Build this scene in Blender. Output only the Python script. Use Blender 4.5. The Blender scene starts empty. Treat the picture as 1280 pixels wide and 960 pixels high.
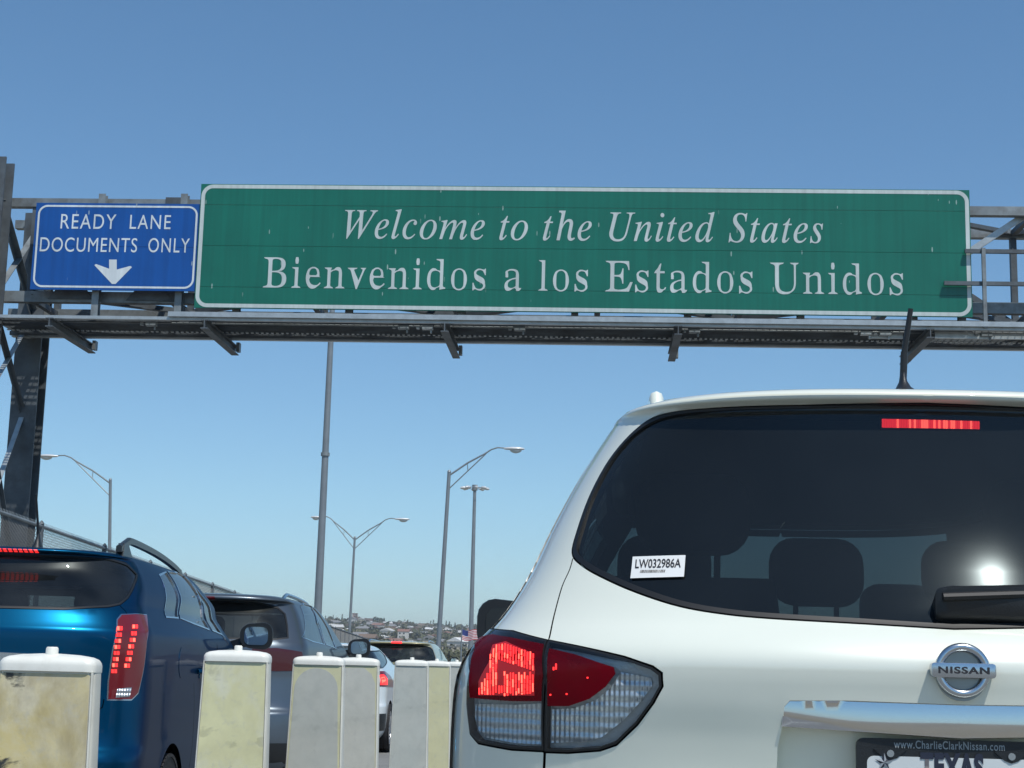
import bpy, bmesh, math, random
import numpy as np
from mathutils import Vector, Matrix
from mathutils.geometry import delaunay_2d_cdt
random.seed(7)
scene = bpy.context.scene
COL = scene.collection
R = math.radians

# ------------------------------------------------------------------ camera
FOC, W_, H_ = 2000.0, 1280, 960
YAW, PITCH, ROLL, EYE = R(3.11), R(9.98), R(1.38), 1.18
F = np.array([-math.sin(YAW)*math.cos(PITCH), math.cos(YAW)*math.cos(PITCH), math.sin(PITCH)])
R0 = np.array([math.cos(YAW), math.sin(YAW), 0.0])
U0 = np.cross(R0, F)
CR = R0*math.cos(ROLL)+U0*math.sin(ROLL)
CU = -R0*math.sin(ROLL)+U0*math.cos(ROLL)
CO = np.array([0.0, 0.0, EYE])
def unp(px, py, Y):
    """world point on the plane y = Y seen at photo pixel (px, py)"""
    d = F+CR*(px-640)/FOC+CU*(480-py)/FOC
    return Vector(CO+d*(Y/d[1]))
def project(P):
    q = np.asarray(P)-CO
    z = q@F
    return np.stack([640+FOC*(q@CR)/z, 480-FOC*(q@CU)/z], -1)
cd = bpy.data.cameras.new('camera'); cam = bpy.data.objects.new('camera', cd); COL.objects.link(cam)
cd.sensor_width = 36; cd.lens = FOC/W_*36; cd.clip_start = .05; cd.clip_end = 20000
cam.matrix_world = Matrix(((CR[0], CU[0], -F[0], 0), (CR[1], CU[1], -F[1], 0), (CR[2], CU[2], -F[2], EYE), (0, 0, 0, 1)))
scene.camera = cam

# ------------------------------------------------------------------ light
SUN_EL, SUN_AZ = R(61), R(180-33.8)      # azimuth clockwise from +Y; behind the camera, a little to the right
world = bpy.data.worlds.new("World"); scene.world = world; world.use_nodes = True
wn = world.node_tree.nodes; wl = world.node_tree.links
sky = wn.new('ShaderNodeTexSky'); sky.sky_type = 'NISHITA'; sky.sun_disc = False
sky.sun_elevation = SUN_EL; sky.sun_rotation = SUN_AZ
sky.altitude = 1100; sky.air_density = 1.0; sky.dust_density = 0.35; sky.ozone_density = 1.3
bg = wn['Background']
# the low sky of a dry, dusty-blue day: the same all round, cooler than the texture's own horizon
wtc = wn.new('ShaderNodeTexCoord'); wsx = wn.new('ShaderNodeSeparateXYZ'); wl.new(wtc.outputs['Generated'], wsx.inputs[0])
wcr = wn.new('ShaderNodeValToRGB'); wl.new(wsx.outputs['Z'], wcr.inputs[0])
wcr.color_ramp.elements[0].position = 0.0; wcr.color_ramp.elements[0].color = (.66, .81, .95, 1)
wcr.color_ramp.elements[1].position = .45; wcr.color_ramp.elements[1].color = (.68, .97, 1.08, 1)
e_ = wcr.color_ramp.elements.new(.10); e_.color = (.73, .93, 1.0, 1)
wmx = wn.new('ShaderNodeMix'); wmx.data_type = 'RGBA'; wmx.blend_type = 'MULTIPLY'; wmx.inputs[0].default_value = 1
wl.new(sky.outputs[0], wmx.inputs[6]); wl.new(wcr.outputs[0], wmx.inputs[7]); wl.new(wmx.outputs[2], bg.inputs[0])
bg.inputs[1].default_value = 0.125
sd = bpy.data.lights.new('sun', 'SUN'); sd.energy = 3.9; sd.angle = R(.53); sd.color = (1, .96, .9)
sun = bpy.data.objects.new('sun', sd); COL.objects.link(sun)
SDIR = Vector((math.sin(SUN_AZ)*math.cos(SUN_EL), math.cos(SUN_AZ)*math.cos(SUN_EL), math.sin(SUN_EL)))
sun.rotation_euler = SDIR.to_track_quat('Z', 'Y').to_euler()
sun.location = (0, 0, 40)
vs = scene.view_settings; vs.view_transform = 'Standard'; vs.look = 'None'; vs.exposure = 0.0; vs.gamma = 1.0
scene.cycles.max_bounces = 8; scene.cycles.transparent_max_bounces = 16
scene.cycles.caustics_reflective = False; scene.cycles.caustics_refractive = False

# ------------------------------------------------------------------ helpers
def tag(o, label=None, cat=None, group=None, kind=None):
    if label: o['label'] = label
    if cat: o['category'] = cat
    if group: o['group'] = group
    if kind: o['kind'] = kind
    return o
def empty(name, loc=(0, 0, 0), rz=0, parent=None):
    o = bpy.data.objects.new(name, None); COL.objects.link(o)
    o.location = loc; o.rotation_euler = (0, 0, rz); o.empty_display_size = .2
    if parent: o.parent = parent
    return o
def link(name, me, parent=None, mats=()):
    for m in mats: me.materials.append(m)
    o = bpy.data.objects.new(name, me); COL.objects.link(o)
    if parent: o.parent = parent
    return o
def copy_tree(o, parent=None):
    c = o.copy(); COL.objects.link(c); c.parent = parent
    for ch in o.children: copy_tree(ch, c)
    return c

class MB:
    def __init__(s): s.v = []; s.f = []; s.m = []; s.cm = 0
    def add(s, vs, fs):
        b = len(s.v); s.v += [tuple(p) for p in vs]
        for f in fs: s.f.append([b+i for i in f]); s.m.append(s.cm)
    def mat(s, i): s.cm = i; return s
    def box(s, c, sz, M=None):
        x, y, z = sz[0]/2, sz[1]/2, sz[2]/2
        vs = [Vector((a*x, b*y, d*z)) for a in (-1, 1) for b in (-1, 1) for d in (-1, 1)]
        if M is not None: vs = [M @ p for p in vs]
        c = Vector(c)
        s.add([p+c for p in vs], [(0, 1, 3, 2), (4, 6, 7, 5), (0, 4, 5, 1), (2, 3, 7, 6), (0, 2, 6, 4), (1, 5, 7, 3)]); return s
    def extr(s, p0, p1, prof, up=(0, 0, 1), cap=True):
        p0, p1 = Vector(p0), Vector(p1); d = (p1-p0).normalized(); up = Vector(up)
        x = d.cross(up)
        if x.length < 1e-3: x = d.cross(Vector((1, 0, 0)))
        x.normalize(); y = x.cross(d)
        n = len(prof)
        vs = [p0+x*a+y*b for a, b in prof]+[p1+x*a+y*b for a, b in prof]
        fs = [(i, (i+1) % n, n+(i+1) % n, n+i) for i in range(n)]
        if cap: fs += [tuple(range(n))[::-1], tuple(range(n, 2*n))]
        s.add(vs, fs); return s
    def bar(s, p0, p1, w, h, up=(0, 0, 1)):
        return s.extr(p0, p1, [(-w/2, -h/2), (w/2, -h/2), (w/2, h/2), (-w/2, h/2)], up)
    def ibeam(s, p0, p1, w, h, t=.02, up=(0, 0, 1)):
        a, b, c = w/2, h/2, t/2
        return s.extr(p0, p1, [(-a, -b), (a, -b), (a, -b+t), (c, -b+t), (c, b-t), (a, b-t), (a, b), (-a, b), (-a, b-t), (-c, b-t), (-c, -b+t), (-a, -b+t)], up)
    def angle(s, p0, p1, w, t=.012, up=(0, 0, 1), sx=1):
        pr = [(0, 0), (w*sx, 0), (w*sx, t), (t*sx, t), (t*sx, w), (0, w)]
        if sx < 0: pr = pr[::-1]
        return s.extr(p0, p1, pr, up)
    def tube(s, pts, rad, n=8, cap=True):
        pts = [Vector(p) for p in pts]; k = len(pts)
        if not isinstance(rad, (list, tuple)): rad = [rad]*k
        rings = []; prev = None
        for i, p in enumerate(pts):
            d = (pts[min(i+1, k-1)]-pts[max(i-1, 0)]).normalized()
            ref = Vector((0, 0, 1)) if abs(d.z) < .9 else Vector((0, 1, 0))
            x = d.cross(ref).normalized() if prev is None else (prev-d*prev.dot(d)).normalized()
            prev = x; y = d.cross(x)
            rings += [p+(x*math.cos(2*math.pi*j/n)+y*math.sin(2*math.pi*j/n))*rad[i] for j in range(n)]
        fs = [(i*n+j, i*n+(j+1) % n, (i+1)*n+(j+1) % n, (i+1)*n+j) for i in range(k-1) for j in range(n)]
        if cap: fs += [tuple(range(n))[::-1], tuple(range((k-1)*n, k*n))]
        s.add(rings, fs); return s
    def rings(s, rs, cap=True):
        n = len(rs[0]); vs = [p for r in rs for p in r]
        fs = [(i*n+j, i*n+(j+1) % n, (i+1)*n+(j+1) % n, (i+1)*n+j) for i in range(len(rs)-1) for j in range(n)]
        if cap: fs += [tuple(range(n))[::-1], tuple(range(len(vs)-n, len(vs)))]
        s.add(vs, fs); return s
    def build(s, name, mats, parent=None, smooth=None, bevel=0, seg=2):
        me = bpy.data.meshes.new(name); me.from_pydata(s.v, [], s.f)
        me.polygons.foreach_set('material_index', s.m)
        bm = bmesh.new(); bm.from_mesh(me); bmesh.ops.recalc_face_normals(bm, faces=bm.faces)
        if bevel:
            es = [e for e in bm.edges if len(e.link_faces) == 2 and e.calc_face_angle(0) > R(30)]
            bmesh.ops.bevel(bm, geom=es, offset=bevel, segments=seg, profile=.5, affect='EDGES', clamp_overlap=True)
        if smooth is not None:
            for f in bm.faces: f.smooth = True
            for e in bm.edges:
                if len(e.link_faces) == 2 and e.calc_face_angle(0) > R(smooth): e.smooth = False
        bm.to_mesh(me); bm.free()
        if not isinstance(mats, (list, tuple)): mats = [mats]
        return link(name, me, parent, mats)

def rrect(w, h, r, n=5, cx=0, cy=0):
    out = []
    for qx, qy, a0 in ((1, 1, 0), (-1, 1, 90), (-1, -1, 180), (1, -1, 270)):
        for i in range(n+1):
            a = R(a0+90*i/n); out.append((cx+qx*(w/2-r)+r*math.cos(a), cy+qy*(h/2-r)+r*math.sin(a)))
    return out

# ------------------------------------------------------------------ materials
def mat(name, col, rough=.5, metal=0.0, coat=0.0, spec=.5, var=0.0, vscale=4.0, bump=0.0, bscale=60.0, dirt=None, dirt_amt=.5, dscale=2.0, stretch=(1, 1, 1), emit=None, estr=0):
    m = bpy.data.materials.new(name); m.use_nodes = True
    nt = m.node_tree; N = nt.nodes; L = nt.links; b = N['Principled BSDF']
    b.inputs['Base Color'].default_value = (*col, 1); b.inputs['Roughness'].default_value = rough
    b.inputs['Metallic'].default_value = metal; b.inputs['Coat Weight'].default_value = coat; b.inputs['Coat Roughness'].default_value = .03
    b.inputs['Specular IOR Level'].default_value = spec
    if emit: b.inputs['Emission Color'].default_value = (*emit, 1); b.inputs['Emission Strength'].default_value = estr
    if var or dirt or bump:
        tc = N.new('ShaderNodeTexCoord'); mp = N.new('ShaderNodeMapping'); L.new(tc.outputs['Object'], mp.inputs[0]); mp.inputs['Scale'].default_value = stretch
    if var or dirt:
        n1 = N.new('ShaderNodeTexNoise'); n1.inputs['Scale'].default_value = vscale; n1.inputs['Detail'].default_value = 8; n1.inputs['Roughness'].default_value = .6
        L.new(mp.outputs[0], n1.inputs['Vector'])
        mr = N.new('ShaderNodeMapRange'); mr.inputs[1].default_value = .3; mr.inputs[2].default_value = .7; mr.inputs[3].default_value = 1-var; mr.inputs[4].default_value = 1+var
        L.new(n1.outputs[0], mr.inputs[0])
        mx = N.new('ShaderNodeMix'); mx.data_type = 'RGBA'; mx.blend_type = 'MULTIPLY'; mx.inputs[0].default_value = 1
        mx.inputs[6].default_value = (*col, 1); L.new(mr.outputs[0], mx.inputs[7]); out = mx.outputs[2]
        if dirt:
            n2 = N.new('ShaderNodeTexNoise'); n2.inputs['Scale'].default_value = dscale; n2.inputs['Detail'].default_value = 10; n2.inputs['Roughness'].default_value = .65
            L.new(mp.outputs[0], n2.inputs['Vector'])
            r2 = N.new('ShaderNodeMapRange'); r2.inputs[1].default_value = .48; r2.inputs[2].default_value = .68; r2.inputs[3].default_value = 0; r2.inputs[4].default_value = dirt_amt
            L.new(n2.outputs[0], r2.inputs[0])
            m2 = N.new('ShaderNodeMix'); m2.data_type = 'RGBA'; L.new(r2.outputs[0], m2.inputs[0]); L.new(out, m2.inputs[6]); m2.inputs[7].default_value = (*dirt, 1); out = m2.outputs[2]
        L.new(out, b.inputs['Base Color'])
    if bump:
        n3 = N.new('ShaderNodeTexNoise'); n3.inputs['Scale'].default_value = bscale; n3.inputs['Detail'].default_value = 4; L.new(mp.outputs[0], n3.inputs['Vector'])
        bp = N.new('ShaderNodeBump'); bp.inputs['Strength'].default_value = bump; bp.inputs['Distance'].default_value = .01
        L.new(n3.outputs[0], bp.inputs['Height']); L.new(bp.outputs[0], b.inputs['Normal'])
    return m
def glass(name, tint, dust=.02, dustcol=(.5, .55, .55), ior=1.5, drough=.3, grough=.0, share=.5, var=.5):
    m = bpy.data.materials.new(name); m.use_nodes = True; nt = m.node_tree; N = nt.nodes; L = nt.links
    N.remove(N['Principled BSDF']); out = N['Material Output']
    tr = N.new('ShaderNodeBsdfTransparent'); tr.inputs[0].default_value = (*tint, 1)
    gl = N.new('ShaderNodeBsdfGlossy'); gl.inputs['Roughness'].default_value = grough
    g2 = N.new('ShaderNodeBsdfGlossy'); g2.inputs['Roughness'].default_value = drough; g2.inputs[0].default_value = (*dustcol, 1)
    df = N.new('ShaderNodeBsdfDiffuse'); df.inputs[0].default_value = (*dustcol, 1)
    fr = N.new('ShaderNodeFresnel'); ge = N.new('ShaderNodeNewGeometry'); mri = N.new('ShaderNodeMapRange'); mri.inputs[3].default_value = ior; mri.inputs[4].default_value = 1/ior
    L.new(ge.outputs['Backfacing'], mri.inputs[0]); L.new(mri.outputs[0], fr.inputs[0])
    m1 = N.new('ShaderNodeMixShader'); L.new(fr.outputs[0], m1.inputs[0]); L.new(tr.outputs[0], m1.inputs[1]); L.new(gl.outputs[0], m1.inputs[2])
    m0 = N.new('ShaderNodeMixShader'); m0.inputs[0].default_value = share; L.new(df.outputs[0], m0.inputs[1]); L.new(g2.outputs[0], m0.inputs[2])
    m2 = N.new('ShaderNodeMixShader'); L.new(m1.outputs[0], m2.inputs[1]); L.new(m0.outputs[0], m2.inputs[2])
    tc = N.new('ShaderNodeTexCoord'); ns = N.new('ShaderNodeTexNoise'); ns.inputs['Scale'].default_value = 6; ns.inputs['Detail'].default_value = 8
    L.new(tc.outputs['Object'], ns.inputs['Vector'])
    mr = N.new('ShaderNodeMapRange'); mr.inputs[1].default_value = .3; mr.inputs[2].default_value = .7; mr.inputs[3].default_value = dust*(1-var); mr.inputs[4].default_value = dust*(1+var)
    L.new(ns.outputs[0], mr.inputs[0]); L.new(mr.outputs[0], m2.inputs[0]); L.new(m2.outputs[0], out.inputs[0])
    return m
M = {}
M['white_paint'] = mat('white_paint', (.75, .78, .68), .32, coat=1, spec=.5, var=.015, vscale=3)
M['blue_paint'] = mat('blue_paint', (.003, .075, .16), .34, metal=.85, coat=.18, var=.03, vscale=3)
M['blue_paint'].node_tree.nodes['Principled BSDF'].inputs['Specular Tint'].default_value = (.05, .11, .24, 1)
M['grey_paint'] = mat('grey_paint', (.13, .155, .18), .35, metal=.7, coat=.4, var=.03)
M['grey_paint'].node_tree.nodes['Principled BSDF'].inputs['Specular Tint'].default_value = (.22, .27, .33, 1)
M['pearl_paint'] = mat('pearl_paint', (.66, .70, .70), .35, coat=1)
M['tan_paint'] = mat('tan_paint', (.38, .35, .20), .4, metal=.2, coat=.8)
M['black_plastic'] = mat('black_plastic', (.012, .014, .016), .45, var=.2, bump=.1, bscale=300)
M['rubber'] = mat('rubber', (.018, .018, .02), .75, var=.3, vscale=20, bump=.2, bscale=120)
M['seal'] = mat('rubber_seal', (.008, .009, .01), .5)
M['trim_dark'] = mat('dark_interior', (.008, .009, .010), .9, spec=.1)
M['seat'] = mat('seat_fabric', (.012, .013, .014), .85, var=.2, vscale=30)
M['chrome'] = mat('chrome', (.58, .60, .62), .05, metal=1)
M['satin'] = mat('satin_chrome', (.55, .58, .60), .22, metal=1)
M['rim'] = mat('alloy', (.45, .46, .48), .3, metal=.9, var=.1)
M['glass'] = glass('tinted_glass', (.17, .20, .21), .035)
M['glass_rear'] = glass('tinted_rear_glass', (.066, .09, .096), .032, (.42, .5, .52), drough=.085, grough=.018, share=.40, var=.12)
M['glass_clear'] = glass('clear_glass', (.75, .8, .8), .02)
M['red_lens'] = glass('red_lens', (.50, .012, .02), .72, (.20, .006, .014), drough=.2)
M['red_solid'] = mat('red_lens_solid', (.15, .005, .008), .3, coat=.5)
M['clear_lens'] = glass('clear_lens', (.86, .9, .92), .015, (.5, .55, .6), drough=.2)
M['reflector'] = mat('lamp_reflector', (.66, .70, .72), .3, metal=.55)
def ribs(m, sx, sz, strength):
    nt = m.node_tree; N = nt.nodes; L = nt.links; tc = N.new('ShaderNodeTexCoord'); src = None
    for d, sc in (('X', sx), ('Z', sz)):
        w = N.new('ShaderNodeTexWave'); w.wave_type = 'BANDS'; w.bands_direction = d; w.inputs['Scale'].default_value = sc; w.inputs['Distortion'].default_value = .6; w.inputs['Detail Scale'].default_value = 3
        L.new(tc.outputs['Object'], w.inputs['Vector'])
        b = N.new('ShaderNodeBump'); b.inputs['Strength'].default_value = strength; b.inputs['Distance'].default_value = .006; L.new(w.outputs['Fac'], b.inputs['Height'])
        if src: L.new(src, b.inputs['Normal'])
        src = b.outputs[0]
    L.new(src, N['Principled BSDF'].inputs['Normal'])
ribs(M['reflector'], 34, 16, .55)
M['led'] = mat('led_red', (.5, .01, .01), .4, emit=(1, .03, .03), estr=2.2)
M['led_hot'] = mat('led_hot', (.5, .05, .02), .4, emit=(1, .085, .06), estr=3.6)
M['lamp_glow'] = mat('lamp_glow', (.3, .008, .012), .5, emit=(1, .02, .03), estr=.16)
M['brake_led'] = mat('brake_led', (.5, .01, .01), .4, emit=(1, .02, .03), estr=11)
M['brake_led_hot'] = mat('brake_led_hot', (.5, .01, .01), .4, emit=(1, .07, .05), estr=22)
M['red_dark'] = mat('red_lens_dark', (.06, .003, .005), .3, coat=.4)
M['led_low'] = mat('led_low', (.4, .01, .01), .4, emit=(1, .03, .03), estr=1.1)
M['led_dim'] = mat('led_dim', (.4, .01, .01), .4, emit=(1, .03, .03), estr=.9)
M['under'] = mat('underbody', (.01, .01, .01), .9)

# ------------------------------------------------------------------ geometry in a car-skin parameter space
def in_poly(P, poly):
    P = np.asarray(P); x, y = P[:, 0], P[:, 1]; c = np.zeros(len(P), bool); n = len(poly)
    for i in range(n):
        x0, y0 = poly[i]; x1, y1 = poly[(i+1) % n]
        if y0 == y1: continue
        k = ((y0 > y) != (y1 > y)) & (x < (x1-x0)*(y-y0)/(y1-y0)+x0)
        c ^= k
    return c
def spline(pts, n=6, closed=True):
    out = []; k = len(pts); A = [np.array(p, float) for p in pts]
    rng = range(k) if closed else range(k-1)
    for i in rng:
        p0 = A[(i-1) % k] if closed or i > 0 else A[0]; p1 = A[i]; p2 = A[(i+1) % k]; p3 = A[(i+2) % k] if closed or i+2 < k else A[-1]
        for j in range(n):
            u = j/n
            out.append(.5*((2*p1)+(-p0+p2)*u+(2*p0-5*p1+4*p2-p3)*u*u+(-p0+3*p1-3*p2+p3)*u**3))
    if not closed: out.append(A[-1])
    return [tuple(p) for p in out]
def dens(pts, h=.03, closed=True):
    out = []; k = len(pts)
    for i in range(k if closed else k-1):
        a = np.array(pts[i], float); b = np.array(pts[(i+1) % k], float); m = max(1, int(math.ceil(np.linalg.norm(b-a)/h)))
        out += [tuple(a+(b-a)*j/m) for j in range(m)]
    return out
def shrink(poly, d):
    """offset a closed polygon inwards by d (negative: outwards)"""
    A = np.array(poly); k = len(A); area = sum(A[i][0]*A[(i+1) % k][1]-A[(i+1) % k][0]*A[i][1] for i in range(k)); sg = 1 if area > 0 else -1
    out = []
    for i in range(k):
        e0 = A[i]-A[i-1]; e1 = A[(i+1) % k]-A[i]
        n0 = np.array([-e0[1], e0[0]])/(np.linalg.norm(e0)+1e-9); n1 = np.array([-e1[1], e1[0]])/(np.linalg.norm(e1)+1e-9)
        n = n0+n1; l = np.linalg.norm(n)
        n = n/l if l > 1e-6 else n0
        c = max(.5, float(n@n0)); out.append(tuple(A[i]+sg*n*d/c))
    return out
def strip(pts, w):
    """open polyline -> thin closed polygon of width w"""
    A = np.array(pts, float); L_, R_ = [], []
    for i in range(len(A)):
        d = A[min(i+1, len(A)-1)]-A[max(i-1, 0)]; n = np.array([-d[1], d[0]])/(np.linalg.norm(d)+1e-9)
        L_.append(tuple(A[i]+n*w/2)); R_.append(tuple(A[i]-n*w/2))
    return L_+R_[::-1]
def cdt(grid, polys):
    co = [Vector(p) for p in grid]; ed = []
    for p in polys:
        b = len(co); co += [Vector(q) for q in p]; ed += [(b+i, b+(i+1) % len(p)) for i in range(len(p))]
    r = delaunay_2d_cdt(co, ed, [], 0, 1e-6, False)
    return np.array([tuple(v) for v in r[0]]), np.array([tuple(f) for f in r[2]], dtype=int).reshape(-1, 3)
def gridpts(a0, a1, na, b0, b1, nb, polys, clear):
    A, B = np.meshgrid(np.linspace(a0, a1, na), np.linspace(b0, b1, nb)); G = np.stack([A.ravel(), B.ravel()], 1)
    if polys:
        Q = np.array([q for p in polys for q in p])
        keep = np.ones(len(G), bool)
        edge = (G[:, 0] <= a0+1e-9) | (G[:, 0] >= a1-1e-9) | (G[:, 1] <= b0+1e-9) | (G[:, 1] >= b1-1e-9)
        for i in range(0, len(Q), 400):
            d = np.abs(G[:, None, :]-Q[None, i:i+400, :]).max(2).min(1); keep &= (d > clear) | edge
        G = G[keep]
    return G
def pchip(x, y, xs):
    x = np.array(x, float); y = np.array(y, float); h = np.diff(x); d = np.diff(y)/h; m = np.zeros(len(x))
    for i in range(1, len(x)-1):
        if d[i-1]*d[i] > 0:
            w1 = 2*h[i]+h[i-1]; w2 = h[i]+2*h[i-1]; m[i] = (w1+w2)/(w1/d[i-1]+w2/d[i])
    m[0] = d[0]; m[-1] = d[-1]
    k = np.clip(np.searchsorted(x, xs)-1, 0, len(h)-1); t = (xs-x[k])/h[k]
    return (2*t**3-3*t**2+1)*y[k]+(t**3-2*t**2+t)*h[k]*m[k]+(-2*t**3+3*t**2)*y[k+1]+(t**3-t**2)*h[k]*m[k+1]

class Shell:
    """a car body skin: rounded-rectangle plan rings stacked up a rear profile. st = [(z, half width, rear y, front y)]"""
    def __init__(s, st, Rd=.5, Rf=.6, n=2.8, L=4.8, loc=(0, 0), yaw=0.0, disp=None):
        st = np.array(st, float); z, W, yr, yf = st.T
        v = np.concatenate([[0], np.cumsum(np.sqrt(np.diff(z)**2+np.diff(yr)**2+np.diff(W)**2))])
        s.V = v[-1]; s.vv = np.linspace(0, s.V, 900)
        s.z, s.W, s.yr, s.yf = (pchip(v, a, s.vv) for a in (z, W, yr, yf))
        s.T1 = 1.25; s.T2 = s.T1+L-1.1; s.T3 = s.T2+1.3; s.Rd, s.Rf, s.disp = Rd, Rf, disp
        q = np.linspace(0, 1, 4001)*math.pi/2; g = np.sin(q)**(2/n); h = 1-np.cos(q)**(2/n)
        al = np.concatenate([[0], np.cumsum(np.hypot(np.diff(g)*.95, np.diff(h)*.5))]); al /= al[-1]
        s.gq = np.linspace(0, 1, 500); s.g = np.interp(s.gq, al, g); s.h = np.interp(s.gq, al, h)
        s.loc = np.array([loc[0], loc[1], 0.0]); s.c, s.s_ = math.cos(yaw), math.sin(yaw); s.yaw = yaw
    def S(s, t, v):
        t = np.asarray(t, float); v = np.clip(np.asarray(v, float), 0, s.V)
        z, W, yr, yf = (np.interp(v, s.vv, a) for a in (s.z, s.W, s.yr, s.yf))
        sg = np.where(t < 0, -1.0, 1.0); a = np.abs(t)
        q1 = np.clip(a/s.T1, 0, 1); q3 = np.clip((a-s.T2)/(s.T3-s.T2), 0, 1); u = np.clip((a-s.T1)/(s.T2-s.T1), 0, 1)
        Rd = np.minimum(s.Rd, (yf-yr)*.4); Rf = np.minimum(s.Rf, (yf-yr)*.4)
        x = np.where(a <= s.T2, W*np.interp(q1, s.gq, s.g), W*np.interp(1-q3, s.gq, s.g))
        y = np.where(a <= s.T1, yr+Rd*np.interp(q1, s.gq, s.h), np.where(a <= s.T2, yr+Rd+u*(yf-Rf-yr-Rd), yf-Rf*np.interp(1-q3, s.gq, s.h)))
        x = x*(1+.012*np.sin(math.pi*u))
        P = np.stack([sg*x, y, z+np.zeros_like(x)], -1)
        if s.disp is not None: P = P+s.disp(t, v, P)
        return P
    def N(s, t, v):
        e = 2e-3; t = np.asarray(t, float); v = np.clip(np.asarray(v, float), e, s.V-.02)
        n = np.cross(s.S(t+e, v)-s.S(t-e, v), s.S(t, v+e)-s.S(t, v-e))
        l = np.linalg.norm(n, axis=-1, keepdims=True); return n/np.maximum(l, 1e-12)
    def world(s, P):
        return np.stack([P[..., 0]*s.c-P[..., 1]*s.s_, P[..., 0]*s.s_+P[..., 1]*s.c, P[..., 2]], -1)+s.loc
    def px(s, pts, tr=None):
        """photo pixels -> (t, v) on the skin"""
        if not hasattr(s, 'cache'):
            t = np.linspace(-s.T2*1.0, s.T2*1.0, 900); v = np.linspace(0, s.V-.02, 420)
            T, V = np.meshgrid(t, v); P = s.world(s.S(T, V)); N = s.N(T, V)
            N = np.stack([N[..., 0]*s.c-N[..., 1]*s.s_, N[..., 0]*s.s_+N[..., 1]*s.c, N[..., 2]], -1)
            q = project(P); face = ((P-CO)*N).sum(-1) < 0
            q[~face] = 1e6; s.cache = (T.ravel(), V.ravel(), q.reshape(-1, 2))
        T, V, q = s.cache; out = []
        for p in pts:
            d = ((q-np.array(p))**2).sum(1)
            if tr: d = np.where((T >= tr[0]) & (T <= tr[1]), d, 1e9)
            i = int(d.argmin()); t, v = T[i], V[i]; best = math.sqrt(d[i])
            if best < 40:
                for _ in range(5):
                    e = 1e-3; a = project(s.world(s.S(t, v))); at = (project(s.world(s.S(t+e, v)))-a)/e; av = (project(s.world(s.S(t, v+e)))-a)/e
                    J = np.stack([at, av], 1)
                    if abs(np.linalg.det(J)) < 300: break
                    dt, dv = np.linalg.solve(J, np.array(p)-a)
                    if abs(dt) > .05 or abs(dv) > .05: break
                    t += dt; v += dv
            out.append((float(t), float(v)))
        return out
    def zv(s, z): return float(np.interp(z, s.z, s.vv))
    def yz(s, pts, side):
        out = []
        for y, z in pts:
            v = s.zv(z); lo, hi = 0.0, s.T3
            for _ in range(40):
                m = (lo+hi)/2
                if s.S(m, v)[1] < y: lo = m
                else: hi = m
            out.append((side*lo, v))
        return out
    def xz(s, pts):
        out = []
        for x, z in pts:
            v = s.zv(z); lo, hi = 0.0, s.T1
            for _ in range(40):
                m = (lo+hi)/2
                if s.S(m, v)[0] < abs(x): lo = m
                else: hi = m
            out.append((math.copysign(lo, x), v))
        return out
    def mesh(s, name, T, tri, off=0.0, flip=False):
        P = s.S(T[:, 0], T[:, 1]); N = s.N(T[:, 0], T[:, 1]); P = P+N*off
        me = bpy.data.meshes.new(name)
        f = tri[:, ::-1] if flip else tri
        me.from_pydata(P.tolist(), [], f.tolist())
        me.polygons.foreach_set('use_smooth', [True]*len(f)); me.update()
        me.normals_split_custom_set_from_vertices((-N if flip else N).tolist())
        return me
    def body(s, name, holes, mats, parent, off=0.0, flip=False, na=None, nb=70, zmax=None):
        polys = [dens(h, .03) for h in holes]
        na = na or 200
        G = gridpts(-s.T3, s.T3, na, 0, s.zv(zmax) if zmax else s.V, nb, polys, .006)
        T, tri = cdt(G, polys)
        c = T[tri].mean(1); k = np.ones(len(tri), bool)
        for h in polys: k &= ~in_poly(c, h)
        if zmax: k &= c[:, 1] < s.zv(zmax)
        tri = tri[k]; me = s.mesh(name, T, tri, off, flip); return link(name, me, parent, mats)
    def patch(s, name, poly, mat_, parent, off=.0, thick=0.0, holes=(), h=.03, domed=0.0, flip=False):
        polys = [dens(poly, h)]+[dens(q, h) for q in holes]
        A = np.array(polys[0]); a0, b0 = A.min(0); a1, b1 = A.max(0)
        G = gridpts(a0, a1, max(2, int((a1-a0)/h)+1), b0, b1, max(2, int((b1-b0)/h)+1), polys, h*.3)
        G = G[in_poly(G, polys[0])]
        T, tri = cdt([tuple(p) for p in G], polys); c = T[tri].mean(1); k = in_poly(c, polys[0])
        for q in polys[1:]: k &= ~in_poly(c, q)
        tri = tri[k]
        if not thick: me = s.mesh(name, T, tri, off, flip); return link(name, me, parent, [mat_])
        N = s.N(T[:, 0], T[:, 1]); P = s.S(T[:, 0], T[:, 1])
        top = P+N*off; bot = P+N*(off-thick)
        n = len(T); fs = tri.tolist()
        cnt = {}
        for f in fs:
            for i in range(3):
                a, b = f[i], f[(i+1) % 3]; cnt[(a, b)] = cnt.get((a, b), 0)+1
        side = [(b, a, n+a, n+b) for (a, b) in cnt if (b, a) not in cnt]
        me = bpy.data.meshes.new(name); me.from_pydata(np.concatenate([top, bot]).tolist(), [], fs+side)
        me.polygons.foreach_set('use_smooth', [True]*len(fs)+[False]*len(side)); me.update()
        lp = []
        for p in me.polygons:
            if p.use_smooth: lp += [N[v].tolist() for v in p.vertices]
            else: lp += [(0, 0, 0)]*p.loop_total
        me.normals_split_custom_set(lp)
        return link(name, me, parent, [mat_])
M['mirror_dark'] = mat('mirror_dark_reflection', (.02, .025, .03), .1, spec=.3)  # dark reflection put into the pane's own colour
def mirror(poly): return [(-a, b) for a, b in poly][::-1]
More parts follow.
